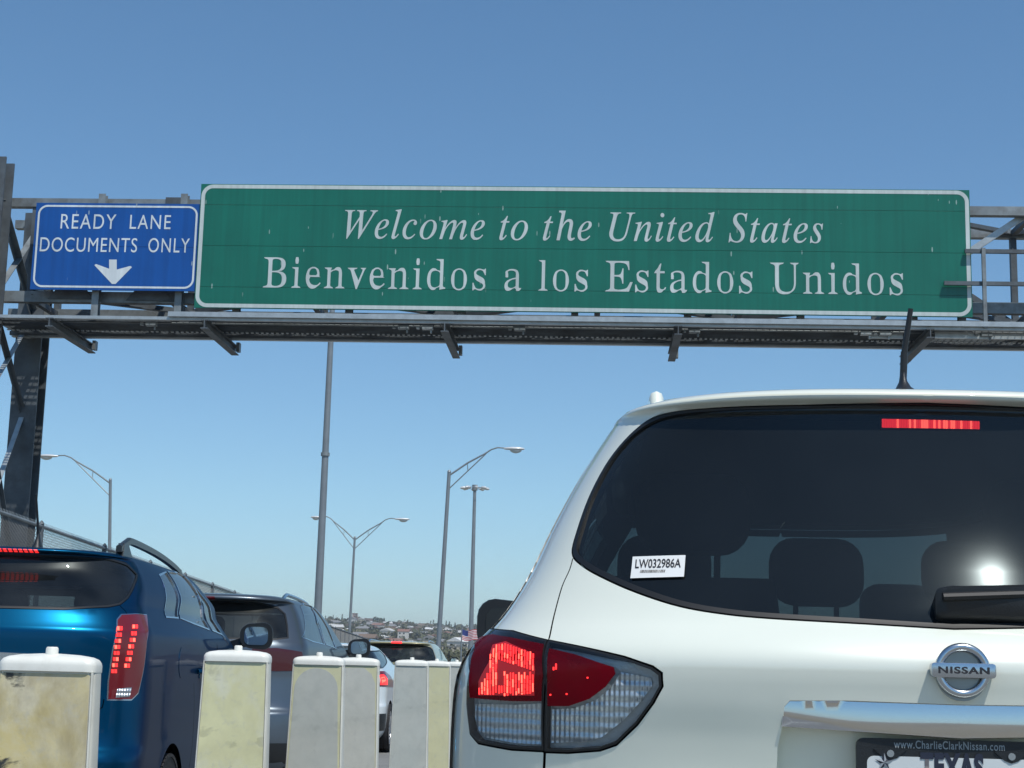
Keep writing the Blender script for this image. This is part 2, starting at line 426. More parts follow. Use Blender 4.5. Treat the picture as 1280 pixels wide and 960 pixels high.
def WH(w): return [(a if abs(a) < 1e9 and abs(a) != max(abs(q[0]) for q in w) else math.copysign(abs(a)+.05, a), b) for a, b in w]
# ------------------------------------------------------------------ vehicles
def thin_stems(me, d):
    """lighten bold lettering: pull its outlines in sideways only, so hairlines keep their weight"""
    bm = bmesh.new(); bm.from_mesh(me); bmesh.ops.remove_doubles(bm, verts=bm.verts, dist=1e-6)
    nx = {e: [e2 for e2 in e.verts] for e in bm.edges if len(e.link_faces) == 1}; adj = {}
    for e in nx:
        for v in e.verts: adj.setdefault(v, []).append(e)
    loops = []; used = set()
    for e in nx:
        if e in used: continue
        v0 = e.verts[0]; v = v0; cur = e; lp = []
        while cur is not None and cur not in used:
            used.add(cur); lp.append((v.co.x, v.co.y)); v = cur.other_vert(v)
            cand = [x for x in adj[v] if x not in used]; cur = cand[0] if cand else None
        loops.append(lp)
    bm.free()
    def inside(P):
        c = np.zeros(len(P), bool)
        for l in loops: c ^= in_poly(P, l)
        return c
    E0 = np.array([p for l in loops for p in l]); E1 = np.array([l[(i+1) % len(l)] for l in loops for i in range(len(l))])
    out = []
    for l in loops:
        A = np.array(l); T = np.roll(A, -1, 0)-np.roll(A, 1, 0); Nn = np.stack([T[:, 1], -T[:, 0]], 1); Nn /= np.linalg.norm(Nn, axis=1, keepdims=True)+1e-9
        ins = inside(A+Nn*1e-4); Nn[~ins] *= -1                       # now points into the ink
        q = []
        for p, n in zip(A, Nn):
            s = 1 if n[0] > 0 else -1; y = p[1]+n[1]*2e-4+1e-6
            k = ((E0[:, 1] > y) != (E1[:, 1] > y)); xs = E0[k, 0]+(y-E0[k, 1])/(E1[k, 1]-E0[k, 1])*(E1[k, 0]-E0[k, 0])
            t = (xs-p[0])*s; t = t[t > 2e-3]; th = t.min() if len(t) else 0
            dd = d*min(1, max(0, th-.05)/.07)
            q.append((p[0]+n[0]*min(dd, th*.36), p[1]))
        out.append(q)
    loops = out
    V, tri = cdt([], loops); c = V[tri].mean(1); tri = tri[inside2(c, loops)]
    m2 = bpy.data.meshes.new('lettering'); m2.from_pydata([(x, y, 0) for x, y in V], [], tri.tolist()); m2.update(); return m2
def inside2(P, loops):
    c = np.zeros(len(P), bool)
    for l in loops: c ^= in_poly(P, l)
    return c
def text_mesh(name, body, w, h, material, parent, origin, ax=Vector((1, 0, 0)), up=Vector((0, 0, 1)), off=0.0, spacing=1.0, depth=.0, keep=None, shear=0.0, thin=0.0):
    """flat lettering: fitted to width w and height h, lower left corner of the glyph box at origin"""
    c = bpy.data.curves.new(name, 'FONT'); c.body = body; c.offset = off; c.space_character = spacing; c.resolution_u = 6; c.shear = shear
    t = bpy.data.objects.new(name, c); COL.objects.link(t)
    bpy.context.view_layer.update()
    me = bpy.data.meshes.new_from_object(t.evaluated_get(bpy.context.evaluated_depsgraph_get()))
    bpy.data.objects.remove(t); bpy.data.curves.remove(c)
    co = np.array([v.co[:] for v in me.vertices]); a = co.min(0); b = co.max(0)
    n = ax.cross(up)
    if 'h_italic' in name or '\u210e' in body:                 # the stock italic h stands too tall: bring it down to its neighbours
        bm = bmesh.new(); bm.from_mesh(me); bmesh.ops.remove_doubles(bm, verts=bm.verts, dist=1e-6); left = set(bm.verts); comps = []
        while left:
            st = [left.pop()]; c_ = list(st)
            while st:
                for e in st.pop().link_edges:
                    for q in e.verts:
                        if q in left: left.remove(q); st.append(q); c_.append(q)
            comps.append(c_)
        tops = sorted(max(v.co.y for v in c_) for c_ in comps); ref = tops[-2]
        for c_ in comps:
            if max(v.co.y for v in c_) > ref+1e-4:
                k_ = ref/max(v.co.y for v in c_); x0_ = sum(v.co.x for v in c_)/len(c_)
                for v in c_: v.co.y *= k_; v.co.x = x0_+(v.co.x-x0_)*k_
        bm.to_mesh(me); bm.free(); co = np.array([v.co[:] for v in me.vertices]); a = co.min(0); b = co.max(0)
    if thin:
        me = thin_stems(me, thin); co = np.array([v.co[:] for v in me.vertices]); a = co.min(0); b = co.max(0)
    for v, p in zip(me.vertices, co):
        x = (p[0]-a[0])/(b[0]-a[0])*w; y = (p[1]-a[1])/(b[1]-a[1])*h
        v.co = Vector(origin)+ax*x+up*y+n*0.0
    me.materials.clear(); me.materials.append(material)
    me.name = name
    o = bpy.data.objects.new(name, me); COL.objects.link(o)
    if parent: o.parent = parent
    if depth:
        bm = bmesh.new(); bm.from_mesh(me); r = bmesh.ops.extrude_face_region(bm, geom=list(bm.faces))
        bmesh.ops.translate(bm, vec=n*depth, verts=[g for g in r['geom'] if isinstance(g, bmesh.types.BMVert)]); bm.to_mesh(me); bm.free()
    return o

def wheel_proto(r=.36, w=.24, spokes=7):
    m = MB()
    prof = [(r*.66, -w*.42), (r*.80, -w*.48), (r*.93, -w*.5), (r*.985, -w*.40), (r, -w*.25)]
    for k in range(-2, 3):
        y = k*w*.09; prof += [(r, y-w*.03), (r-.008, y-w*.018), (r-.008, y+w*.018), (r, y+w*.03)]
    prof += [(r, w*.25), (r*.985, w*.40), (r*.93, w*.5), (r*.80, w*.48), (r*.66, w*.42)]
    n = 40; rs = []
    for j in range(n):
        a = 2*math.pi*j/n; rs.append([(x, rr*math.cos(a), rr*math.sin(a)) for rr, x in prof])
    k = len(prof); vs = [p for q in rs for p in q]
    fs = [(j*k+i, j*k+i+1, ((j+1) % n)*k+i+1, ((j+1) % n)*k+i) for j in range(n) for i in range(k-1)]
    m.add(vs, fs)
    # shoulder lugs
    for j in range(56):
        a = 2*math.pi*j/56
        for sx in (-1, 1):
            m.box((sx*w*.44, (r*.955)*math.cos(a), (r*.955)*math.sin(a)), (w*.16, .016, .03), Matrix.Rotation(a, 3, 'X'))
    q = MB()
    q.tube([(-w*.1, 0, 0), (w*.36, 0, 0)], .06, 12)
    q.tube([(w*.36, 0, 0), (w*.40, 0, 0)], [.05, .035], 12)
    ring = []
    for j in range(n):
        a = 2*math.pi*j/n; ring.append([(x, rr*math.cos(a), rr*math.sin(a)) for rr, x in ((r*.68, w*.44), (r*.64, w*.44), (r*.61, w*.30), (r*.60, -w*.4), (r*.66, -w*.42))])
    vs = [p for t in ring for p in t]; fs = [(j*5+i, j*5+i+1, ((j+1) % n)*5+i+1, ((j+1) % n)*5+i) for j in range(n) for i in range(4)]
    q.add(vs, fs)
    for j in range(spokes):
        a = 2*math.pi*j/spokes
        for da in (-.11, .11):
            p0 = Vector((w*.36, .05*math.cos(a+da*2), .05*math.sin(a+da*2))); p1 = Vector((w*.36, r*.64*math.cos(a+da), r*.64*math.sin(a+da)))
            q.bar(p0, p1, .028, .03, (1, 0, 0))
    d = MB(); d.tube([(-w*.2, 0, 0), (-w*.12, 0, 0)], r*.5, 24); d.tube([(-w*.1, 0, 0), (w*.05, 0, 0)], .08, 12)
    return d, m, q
def add_wheels(car, sh, ys, r, w=.24, half=.82):
    root = None
    for y in ys:
        for sd in (-1, 1):
            if root is None:
                d, m, q = wheel_proto(r, w)
                wh = d.build('wheel', M['satin'], car, 30); m.build('tyre', M['rubber'], wh, 40); q.build('rim', M['rim'], wh, 30); root = wh
            else: wh = copy_tree(root, car)
            wh.location = (sd*half, y, r); wh.rotation_euler = (random.random()*3, 0, 0 if sd > 0 else math.pi)
def arch(sh, y, r, side, zc, n=26):
    z0 = .16
    pts = [(y-r, z0)]+[(y-r*math.cos(a), max(z0+.001, zc+r*math.sin(a))) for a in np.linspace(0, math.pi, n)]+[(y+r, z0)]
    return sh.yz(pts, side)
def car_root(name, sh, label, cat, group=None):
    return tag(empty(name, (sh.loc[0], sh.loc[1], 0), sh.yaw), label, cat, group)
def mirror_part(car, side, x, y, z, w=.25, h=.17, col='black_plastic', gm='chrome'):
    """door mirror: shell with a reflecting pane facing back"""
    m = MB(); rs = []
    for k, (yy, sc) in enumerate(((0.0, 1.0), (.012, 1.03), (.06, .98), (.11, .80), (.15, .45), (.16, .1))):
        ring = []
        for a, b in rrect(w*sc, h*sc, min(w, h)*.34*sc, 4):
            cut = 1-.28*max(0, -a*side/w*1.6)                      # tapers towards the door
            ring.append((side*0+a, yy, b*cut))
        rs.append(ring)
    m.rings(rs)
    m.bar((-side*w*.42, .05, -h*.25), (-side*(w*.42+.10), .10, -h*.42), .07, .05)
    o = m.build('mirror', M[col], car, 50)
    g = MB(); g.rings([[(a, -.004, b) for a, b in rrect(w*.74, h*.68, h*.22, 4)], [(a, .004, b) for a, b in rrect(w*.74, h*.68, h*.22, 4)]])
    g.build('mirror_glass', M[gm], o, 30)
    o.location = (x, y, z)
    return o
def seat(car, x, y, z, head=True):
    m = MB(); rs = []
    for t in np.linspace(0, 1, 7):
        w = .50-.10*t**2; zz = z+.58*t; yy = y-.13*t
        rs.append([(x+a, yy+b, zz) for a, b in rrect(w, .13, .05, 3)])
    m.rings(rs)
    rs = [[(x+a, y+.28+b, z+dz) for a, b in rrect(.5, .55, .08, 3)] for dz in (-.14, 0)]; m.rings(rs)
    if head:
        rs = [[(x+a, y-.16+dy, z+.735+b+.2*dy) for a, b in rrect(.28*s_, .20*s_, .075*s_, 5)] for dy, s_ in ((-.06, .82), (-.045, .95), (0, 1), (.045, .95), (.06, .8))]; m.rings(rs)
        for dx in (-.06, .06): m.tube([(x+dx, y-.14, z+.55), (x+dx, y-.155, z+.66)], .008, 6)
    m.build('seat', M['seat'], car, 40)
def floorpan(car, W, y0, y1, z=.5):
    m = MB(); m.box((0, (y0+y1)/2, z), (2*W, y1-y0, .03)); m.build('floor_pan', M['under'], car)

# ---- large white SUV straight ahead -------------------------------------------------
def build_white_suv():
    Y0 = 2.93; Xc = unp(1199, 838, Y0+.03).x
    st = [(.20, .84, .20, 4.6), (.27, .89, .02, 4.85), (.40, .935, -.07, 4.98), (.58, .952, -.105, 5.0), (.72, .956, -.10, 5.0), (.775, .955, -.05, 4.98),
          (.80, .952, .035, 4.97), (.92, .950, .062, 4.9), (1.05, .947, .042, 4.6), (1.14, .940, .022, 4.25), (1.19, .925, .018, 4.0), (1.215, .91, .024, 3.9),
          (1.24, .885, .040, 3.84), (1.272, .857, .072, 3.78), (1.36, .803, .127, 3.60), (1.48, .750, .192, 3.3), (1.60, .690, .245, 3.02), (1.68, .642, .274, 2.82),
          (1.712, .622, .283, 2.72), (1.720, .617, .256, 2.68), (1.729, .606, .240, 2.6), (1.742, .575, .256, 2.45), (1.754, .49, .35, 2.3), (1.761, .30, .6, 2.1), (1.766, .0005, 1.0, 1.9)]
    def disp(t, v, P):
        # broad haunch that swells from the gate into the lamp corner, and a soft hollow beside the plate
        x, z = P[..., 0], P[..., 2]
        a = np.exp(-((np.abs(x)-.43)/.17)**2)*np.exp(-((z-1.02)/.10)**2)*.010
        b = np.exp(-((np.abs(x)-.0)/.42)**2)*np.exp(-((z-1.19)/.035)**2)*-.006
        d = np.zeros(P.shape); rear = (np.abs(t) < 1.2)*1.0
        d[..., 1] = (a+b)*rear+.07*x*x*rear
        return d
    sh = Shell(st, Rd=.40, Rf=.8, n=2.75, L=4.9, loc=(Xc, Y0), disp=disp)
    car = car_root('suv', sh, 'large white SUV filling the right foreground, seen from behind with its brake lights on', 'suv')
    P = sh.px
    glass_l = [(716, 690), (723, 660), (741, 612), (768, 566), (800, 533), (838, 516), (900, 510), (1000, 507), (1199, 505)]
    glass_b = [(1199, 786), (1080, 779), (960, 772), (900, 766), (850, 757), (800, 741), (760, 724), (728, 706)]
    gl = P(glass_l)+[None]+P(glass_b); i = gl.index(None)
    top, bot = gl[:i], gl[i+1:]
    top[-1] = (0.0, top[-1][1]); bot[0] = (0.0, bot[0][1])
    left = spline(bot[1:]+top[:-1], 5, False)                     # centre-bottom -> left tip -> centre-top
    rearg = [bot[0]]+left+[top[-1]]+mirror(left)
    # side windows (both sides): quarter, rear door, front door
    def sidewin(sd):
        q = sh.yz([(.72, 1.30), (1.22, 1.27), (1.16, 1.665), (.80, 1.67), (.70, 1.58)], sd)
        d2 = sh.yz([(1.32, 1.25), (2.12, 1.22), (2.10, 1.675), (1.6, 1.675), (1.27, 1.67)], sd)
        d1 = sh.yz([(2.26, 1.22), (3.15, 1.18), (3.28, 1.20), (2.95, 1.45), (2.6, 1.62), (2.24, 1.655)], sd)
        return [q, d2, d1]
    ws = sh.yz([(3.55, 1.24), (3.0, 1.60)], 1)                     # windscreen
    T3 = sh.T3; vb, vt = sh.zv(1.25), sh.zv(1.68)
    wind = [(sh.T2+.30, vb), (T3, vb), (T3, vt), (sh.T2+.42, vt)]
    # tail lamps, traced
    side_l = P([(602, 792), (615, 786), (640, 789), (684, 801), (682, 850), (680, 938), (640, 936), (598, 928), (588, 916), (584, 880), (588, 838), (594, 806)])
    gate_l = P([(686, 801), (720, 808), (780, 822), (815, 834), (826, 842), (827, 858), (816, 878), (796, 905), (770, 930), (750, 937), (710, 940), (681, 939), (683, 860)])
    def rs(p): return spline([q for q in p], 3)
    side_l = dens(side_l, .015); gate_l = dens(gate_l, .015)
    chrome_top = P([(975, 908), (978, 882), (986, 873), (1060, 873), (1199, 878)]); chrome_top[-1] = (0, chrome_top[-1][1])
    recess_half = P([(968, 985), (969, 935), (975, 908), (978, 882), (986, 873), (1060, 873), (1199, 878)]); recess_half[-1] = (0, recess_half[-1][1])
    recess = [(0, sh.zv(.86))]+[(recess_half[0][0], sh.zv(.86))]+recess_half[1:]
    recess = recess+mirror(recess[1:-1])
    # panel gaps: gate shut line from the lamp up to the glass tip; around the lamp
    gap1 = strip(spline(P([(686, 799), (692, 772), (702, 735), (712, 712), (716, 698)]), 5, False), .0035)
    gap2 = strip(P([(681, 940), (680, 962), (681, 990)])+[(P([(681, 990)])[0][0], sh.zv(.80))], .006)
    holes = [shrink(rearg, -.004)]
    lamp_out = [shrink(side_l, -.004), shrink(gate_l, -.004)]
    holes += lamp_out+[mirror(h) for h in lamp_out]+[recess]
    gaps = [gap1, mirror(gap1), gap2, mirror(gap2)]
    ar = []
    wins = []
    for sd in (-1, 1):
        w_ = sidewin(sd); wins += [(sd, x) for x in w_]
        ar += [arch(sh, 1.02, .43, sd, .38), arch(sh, 3.92, .43, sd, .38)]
    ho = holes+[w for _, w in wins]+ar+[WH(wind), WH([(-a, b) for a, b in wind][::-1])]
    body = sh.body('body', ho+gaps, [M['white_paint']], car, nb=110, na=300)
    sh.body('inner_panel', ho, [M['trim_dark']], car, off=-.028, nb=60, na=140, zmax=1.70)
    hl = MB(); hl.rings([[(a, 1.62+b, z) for a, b in rrect(1.10*k_, 2.5*k_, .2, 4)] for z, k_ in ((1.695, 1), (1.715, .96))]); hl.build('headlining', M['trim_dark'], car, 40)
    # windows
    rg = sh.patch('rear_window', rearg, M['glass_rear'], car, off=-.004)
    fr = shrink(rearg, .012)
    frit = sh.patch('window_seal', rearg, M['seal'], rg, off=.001, thick=.02, holes=[fr], h=.02)
    for sd, w in wins: sh.patch('side_window', w, M['glass'], car, off=-.004)
    for w in (wind, [(-a, b) for a, b in wind][::-1]): sh.patch('windscreen', w, M['glass_clear'], car, off=-.004, h=.05)
    # sticker on the glass, lower left
    sp = P([(791, 696), (857, 694), (855, 721), (788, 723)])
    st_ = sh.patch('sticker', sp, mat('paper_sticker', (.75, .76, .74), .6, var=.03), car, off=.0006)
    ink = mat('ink', (.02, .02, .025), .6)
    def on_skin(me_obj, A, B, C, D, off):
        """wrap flat [0,1]^2 lettering on to the skin quad A B C D (lower left, lower right, upper right, upper left)"""
        me = me_obj.data; A, B, C, D = (np.array(q) for q in (A, B, C, D))
        for v in me.vertices:
            x, y = v.co.x, v.co.z; tv = (A*(1-x)+B*x)*(1-y)+(D*(1-x)+C*x)*y
            Pp = sh.S(tv[0], tv[1])+sh.N(tv[0], tv[1])*off; v.co = Pp.tolist()
    a, b, c, d = P([(794, 711), (851, 710), (852, 698.5), (795, 699.5)])
    t = text_mesh('lettering', 'LW032986A', 1, 1, ink, st_, (0, 0, 0), off=.018); on_skin(t, a, b, c, d, .0014)
    m = MB(); random.seed(3); x = 0
    while x < 1:
        w = random.choice((.01, .018, .03)); m.add([(x, 0, 0), (min(1, x+w), 0, 0), (min(1, x+w), 0, 1), (x, 0, 1)], [(0, 1, 2, 3)]); x += w+random.choice((.012, .02))
    t = m.build('barcode', ink, st_); a, b, c, d = P([(800, 716.5), (831, 716), (832, 712.5), (801, 713)]); on_skin(t, a, b, c, d, .0014)
    # high brake lamp behind the glass
    hb = P([(1103, 521), (1226, 524), (1226, 534), (1103, 532)])
    hbl = sh.patch('high_brake_lamp', shrink(hb, -.006), M['trim_dark'], car, off=-.012)
    random.seed(5)
    for k in range(40):
        f0, f1 = (k+.03)/40, (k+.97)/40; A, B, C, D = (np.array(q) for q in hb)
        q = [A+(B-A)*f0, A+(B-A)*f1, D+(C-D)*f1, D+(C-D)*f0]
        o = sh.patch('led', [tuple(x) for x in q], M['brake_led_hot'] if random.random() < .35 else M['brake_led'], hbl, off=-.009)
    # tail lamps
    lens_red_s = P([(600, 800), (618, 795), (640, 799), (681, 807), (680, 845), (678, 876), (640, 876), (590, 872), (590, 838), (596, 812)])
    lens_clr_s = P([(589, 880), (640, 882), (678, 880), (678, 932), (640, 930), (600, 922), (592, 912), (588, 896)])
    lens_red_g = P([(688, 812), (720, 819), (768, 834), (770, 842), (758, 858), (738, 873), (712, 882), (686, 882), (686, 850)])
    lens_clr_g = P([(686, 888), (714, 887), (742, 877), (762, 860), (774, 840), (812, 848), (814, 858), (800, 878), (778, 902), (752, 922), (735, 928), (686, 930)])
    def lamp(name, outline, reds, clears, leds, mir, glow=None):
        f = (lambda p: mirror(p)) if mir else (lambda p: p)
        hs = sh.patch(name, f(outline), M['lamp_shell'], car, off=-.014, h=.015)
        sh.patch('lamp_seal', f(outline), M['seal'], hs, off=.002, thick=.03, holes=[shrink(f(outline), .0045)], h=.02)
        sh.patch('lens', shrink(f(outline), .0045), M['clear_lens'], hs, off=.003, h=.02)
        for r_ in reds: sh.patch('red_lens', f(r_), M['red_lens'], hs, off=.005, thick=.0015, h=.015)
        for r_ in clears:
            sh.patch('reflector', f(r_), M['reflector'], hs, off=-.010, h=.015)
        if glow: sh.patch('lens_glow', f(glow), M['lamp_glow'], hs, off=.0055, h=.02)  # added emissive sheet over the lens, stands for the spread glow of the LEDs
        for q, hot in leds: sh.patch('led', f(q), M['led_hot'] if hot else M['led'], hs, off=.0062, h=.02)
        return hs
    M['lamp_shell'] = mat('lamp_housing', (.42, .45, .46), .35, metal=.3, bump=.3, bscale=80)
    random.seed(11)
    leds = []
    def led_px(x, y0, y1, w, hot):
        leds.append((P([(x-w/2, y1), (x+w/2, y1), (x+w/2, y0), (x-w/2, y0)]), hot))
    x = 602.0
    while x < 669:
        seg = []
        if x < 624: seg.append((866-(x-598)*1.75, 868))
        elif x > 631: seg.append((841+2*math.sin(x), 869-(x-640)*.10))
        else: seg.append((856, 867))
        if 613 < x: seg.append((max(806, 826-(x-611)*1.6)+max(0, x-636)*.35, 826+(x-628)*.30 if x > 624 else 838))
        for y0, y1 in seg:
            y = y0+random.uniform(0, 2)
            while y < y1-2:
                hh = random.uniform(5, 11); led_px(x+random.uniform(-.3, .3), y, min(y1, y+hh), random.uniform(1.3, 2.1), random.random() < .45); y += hh+random.uniform(.3, 1.0)
        x += 3.5
    glow_s = P([(601, 869), (601, 852), (614, 828), (618, 808), (634, 804), (668, 818), (671, 838), (670, 869)])
    lamp('tail_light', side_l, [lens_red_s], [lens_clr_s], leds, False, glow_s)
    lamp('tail_light', side_l, [lens_red_s], [lens_clr_s], leds, True, glow_s)
    leds = []
    for x, y0, y1 in ((694, 834, 838), (697, 830, 837), (736, 846, 848), (690, 867, 869), (710, 866, 868)): led_px(x, y0, y1, 2.0, False)
    lamp('tail_light', gate_l, [lens_red_g], [lens_clr_g], leds, False)
    lamp('tail_light', gate_l, [lens_red_g], [lens_clr_g], leds, True)
    # licence plate recess, chrome bar, plate
    gate_y = float(sh.S(0.0, sh.zv(1.08))[1])
    sh.patch('plate_recess', shrink(recess, -.01), M['white_paint'], car, off=-.035, h=.04)
    sh.patch('recess_edge', recess, M['white_paint'], car, off=.0, thick=.035, holes=[shrink(recess, .004)], h=.03)
    bar = P([(977, 907), (980, 884), (988, 875.5), (1060, 875.5), (1199, 880)]); bar2 = P([(1199, 922), (1080, 914)])
    bar[-1] = (0, bar[-1][1]); bar2[0] = (0, bar2[0][1])
    half = bar[:-1]+[bar[-1]]; low = [bar2[0], bar2[1]]
    poly = [bar2[0], bar[-1]]+mirror(bar[:-1])[::1]+[(-bar2[1][0], bar2[1][1])]
    full = [bar2[1]]+bar+mirror(bar[:-1])+[(-bar2[1][0], bar2[1][1]), bar2[0]]
    cb = sh.patch('chrome_bar', full, M['chrome'], car, off=.004, thick=.036, h=.02)
    me = cb.data; me.normals_split_custom_set([(0, 0, 0)]*len(me.loops))          # its face leans back towards the top
    zs = [v.co.z for v in me.vertices]; zb = min(zs)
    yrz = lambda z: float(np.interp(z, sh.z, sh.yr))
    for v in me.vertices: v.co.y += -(yrz(v.co.z)-yrz(zb))+1.35*(v.co.z-zb)**2-.030*(v.co.z-zb)-.004
    # licence plate
    pw, ph = .305*1.09, .152*1.2
    pc = unp(1187, 925, Y0+gate_y+.01)
    px0 = pc.x-Xc; pz = pc.z
    yy = gate_y+.006
    plate = MB(); plate.rings([[(px0+a, yy+dy, pz-ph/2+b) for a, b in rrect(pw, ph, .014, 4)] for dy in (0, .012)])
    pf = plate.build('license_plate', M['black_plastic'], car, 30)
    face = MB(); face.rings([[(px0+a, yy+dy, pz-ph/2-.008+b) for a, b in rrect(pw-.036, ph-.046, .012, 4)] for dy in (-.0015, .002)])
    face.build('plate_face', mat('plate_white', (.62, .66, .66), .4, var=.05), pf)
    for sx in (-1, 1):                                            # frame tabs with their screws
        t = MB(); t.rings([[(px0+sx*.107+a*1.0, yy+dy, pz-.022+b) for a, b in ((-.030, .004), (.030, .004), (.012, -.012), (0, -.016), (-.012, -.012))] for dy in (-.003, .002)]); t.build('frame_tab', M['black_plastic'], pf)
        s_ = MB(); s_.tube([(px0+sx*.107, yy-.006, pz-.026), (px0+sx*.107, yy-.003, pz-.026)], .0065, 12); s_.build('screw', M['satin'], pf, 40)
    grey_ink = mat('grey_lettering', (.30, .33, .34), .5)
    text_mesh('lettering', 'www.CharlieClarkNissan.com', .196, .0145, grey_ink, pf, (px0-.100, yy-.001, pz-.0165), off=.012, spacing=1.1)
    text_mesh('lettering', 'TEXAS', .112, .050, mat('plate_ink', (.015, .02, .04), .5), pf, (px0-.054, yy-.003, pz-.072), off=.05, spacing=1.1)
    sm = MB(); cx, cz, rr = px0-.118, pz-.042, .017
    for k in range(5):
        a0 = math.pi/2+k*2*math.pi/5; o_ = (cx+rr*math.cos(a0), yy-.003, cz+rr*math.sin(a0))
        for sg in (-1, 1):
            i_ = (cx+rr*.4*math.cos(a0+sg*math.pi/5), yy-.003, cz+rr*.4*math.sin(a0+sg*math.pi/5)); sm.mat(0 if sg > 0 else 1).add([o_, i_, (cx, yy-.005, cz)], [(0, 1, 2)])
    sm.build('star', [mat('plate_ink_dark', (.02, .025, .04), .5), mat('plate_ink_light', (.30, .33, .36), .5)], pf)
    # round badge
    by = float(sh.S(0.0, sh.zv(1.175))[1]); bz = unp(1199, 838, Y0+by).z
    bd = MB(); rs_ = []
    for k in range(48):
        a = 2*math.pi*k/48; ring = []
        for j in range(8):
            b = 2*math.pi*j/8; rr = .042+.0075*math.cos(b); ring.append((rr*math.cos(a), by-.011+.006*math.sin(b), bz+rr*math.sin(a)*.98))
        rs_.append(ring)
    vs = [p for r in rs_ for p in r]; bd.add(vs, [(i*8+j, i*8+(j+1) % 8, ((i+1) % 48)*8+(j+1) % 8, ((i+1) % 48)*8+j) for i in range(48) for j in range(8)])
    badge = bd.build('badge', M['satin'], car, 60)
    # dark chrome backing behind ring and bar, dropped to paint the badge's shadow
    bb = MB(); bb.rings([[(a, by+dy, bz+b) for a, b in rrect(.114, .026, .006, 3)] for dy in (-.021, -.004)]); bb.build('badge_bar', M['satin'], badge, 40, bevel=.0015)
    pan = MB(); pan.rings([[(a*.046, by-.002+dy, bz-.004+b*.05) for a, b in [(math.cos(q), math.sin(q)) for q in np.linspace(0, 2*math.pi, 30)[:-1]]] for dy in (-.003, .01)]); pan.build('badge_backing_shadow', mat('badge_backing_shadow', (.30, .33, .33), .3, metal=.6), badge, 40)
    text_mesh('lettering', 'NISSAN', .090, .0125, ink, badge, (-.045, by-.0222, bz-.006), off=.03, spacing=1.15)
    # rear wiper in its housing
    wz = unp(1240, 757, Y0+.1)
    wy = float(sh.S(0.1, sh.zv(wz.z))[1])
    wp = MB(); wp.rings([[(.135+a*sc, wy-.012-dy, wz.z-.006+b*sc+dy*.6) for a, b in rrect(.33, .058, .012, 3)] for dy, sc in ((-.02, 1), (.012, 1), (.022, .9))])
    wpo = wp.build('wiper', M['black_plastic'], car, 40)
    wb = MB(); wb.tube([(-.02, wy-.040, wz.z+.012), (.30, wy-.020, wz.z+.030)], .008, 8); wb.bar((.0, wy-.02, wz.z+.025), (.34, wy+.0, wz.z+.040), .008, .016); wb.build('wiper_blade', M['seal'], wpo, 40)
    # roof rails and aerial
    for sd in (-1, 1):
        r_ = MB(); pts = []
        for t in np.linspace(0, 1, 16):
            y = .55+t*1.9; z = 1.767+.022*min(1, 4*t, 4*(1-t))-.02*t*t; pts.append((sd*(.528-.02*t), y, z))
        r_.tube([(sd*.528, .52, 1.735), (sd*.528, .54, 1.764)]+pts[1:], [.010, .016]+[.017]*(len(pts)-1), 8)
        for yy_ in (1.5, 2.35): r_.bar((sd*.524, yy_-.06, 1.765), (sd*.524, yy_+.06, 1.765), .035, .05)
        r_.build('roof_rail', M['white_paint' if sd else 'satin'], car, 50)
    ay = .40; pa = unp(1129, 487, Y0+ay); ax_, az = pa.x-Xc, 1.752
    an = MB()
    an.rings([[(ax_+a*sc, ay+b*sc*1.6, az+dz) for a, b in rrect(.048, .06, .022, 4)] for dz, sc in ((-.02, 1), (.010, .95), (.018, .6), (.032, .32), (.05, .22))])
    an.tube([(ax_, ay, az+.03), (ax_+.003, ay-.004, az+.095)], .0075, 10); an.tube([(ax_+.003, ay-.004, az+.095), (ax_+.016, ay-.015, az+.185)], [.0062, .0055], 10)
    an.build('antenna', M['black_plastic'], car, 50)
    mirror_part(car, -1, -.975, 3.15, 1.33, .24, .19, gm='mirror_dark'); mirror_part(car, 1, .975, 3.15, 1.33, .24, .19, gm='mirror_dark')
    # lower bumper step
    add_wheels(car, sh, (1.02, 3.92), .38, .25, .85)
    floorpan(car, .85, .1, 4.7, .42)
    for x in (-.42, .42): seat(car, x, 1.15, .82, True)
    for x in (-.45, 0, .45): seat(car, x, 2.05, .74, True)
    for x in (-.42, .42): seat(car, x, 3.0, .66)
    ds = MB(); ds.box((0, 3.75, .95), (1.6, .5, .3)); ds.build('dashboard', M['trim_dark'], car, bevel=.05)
    return sh
suv_white = build_white_suv()
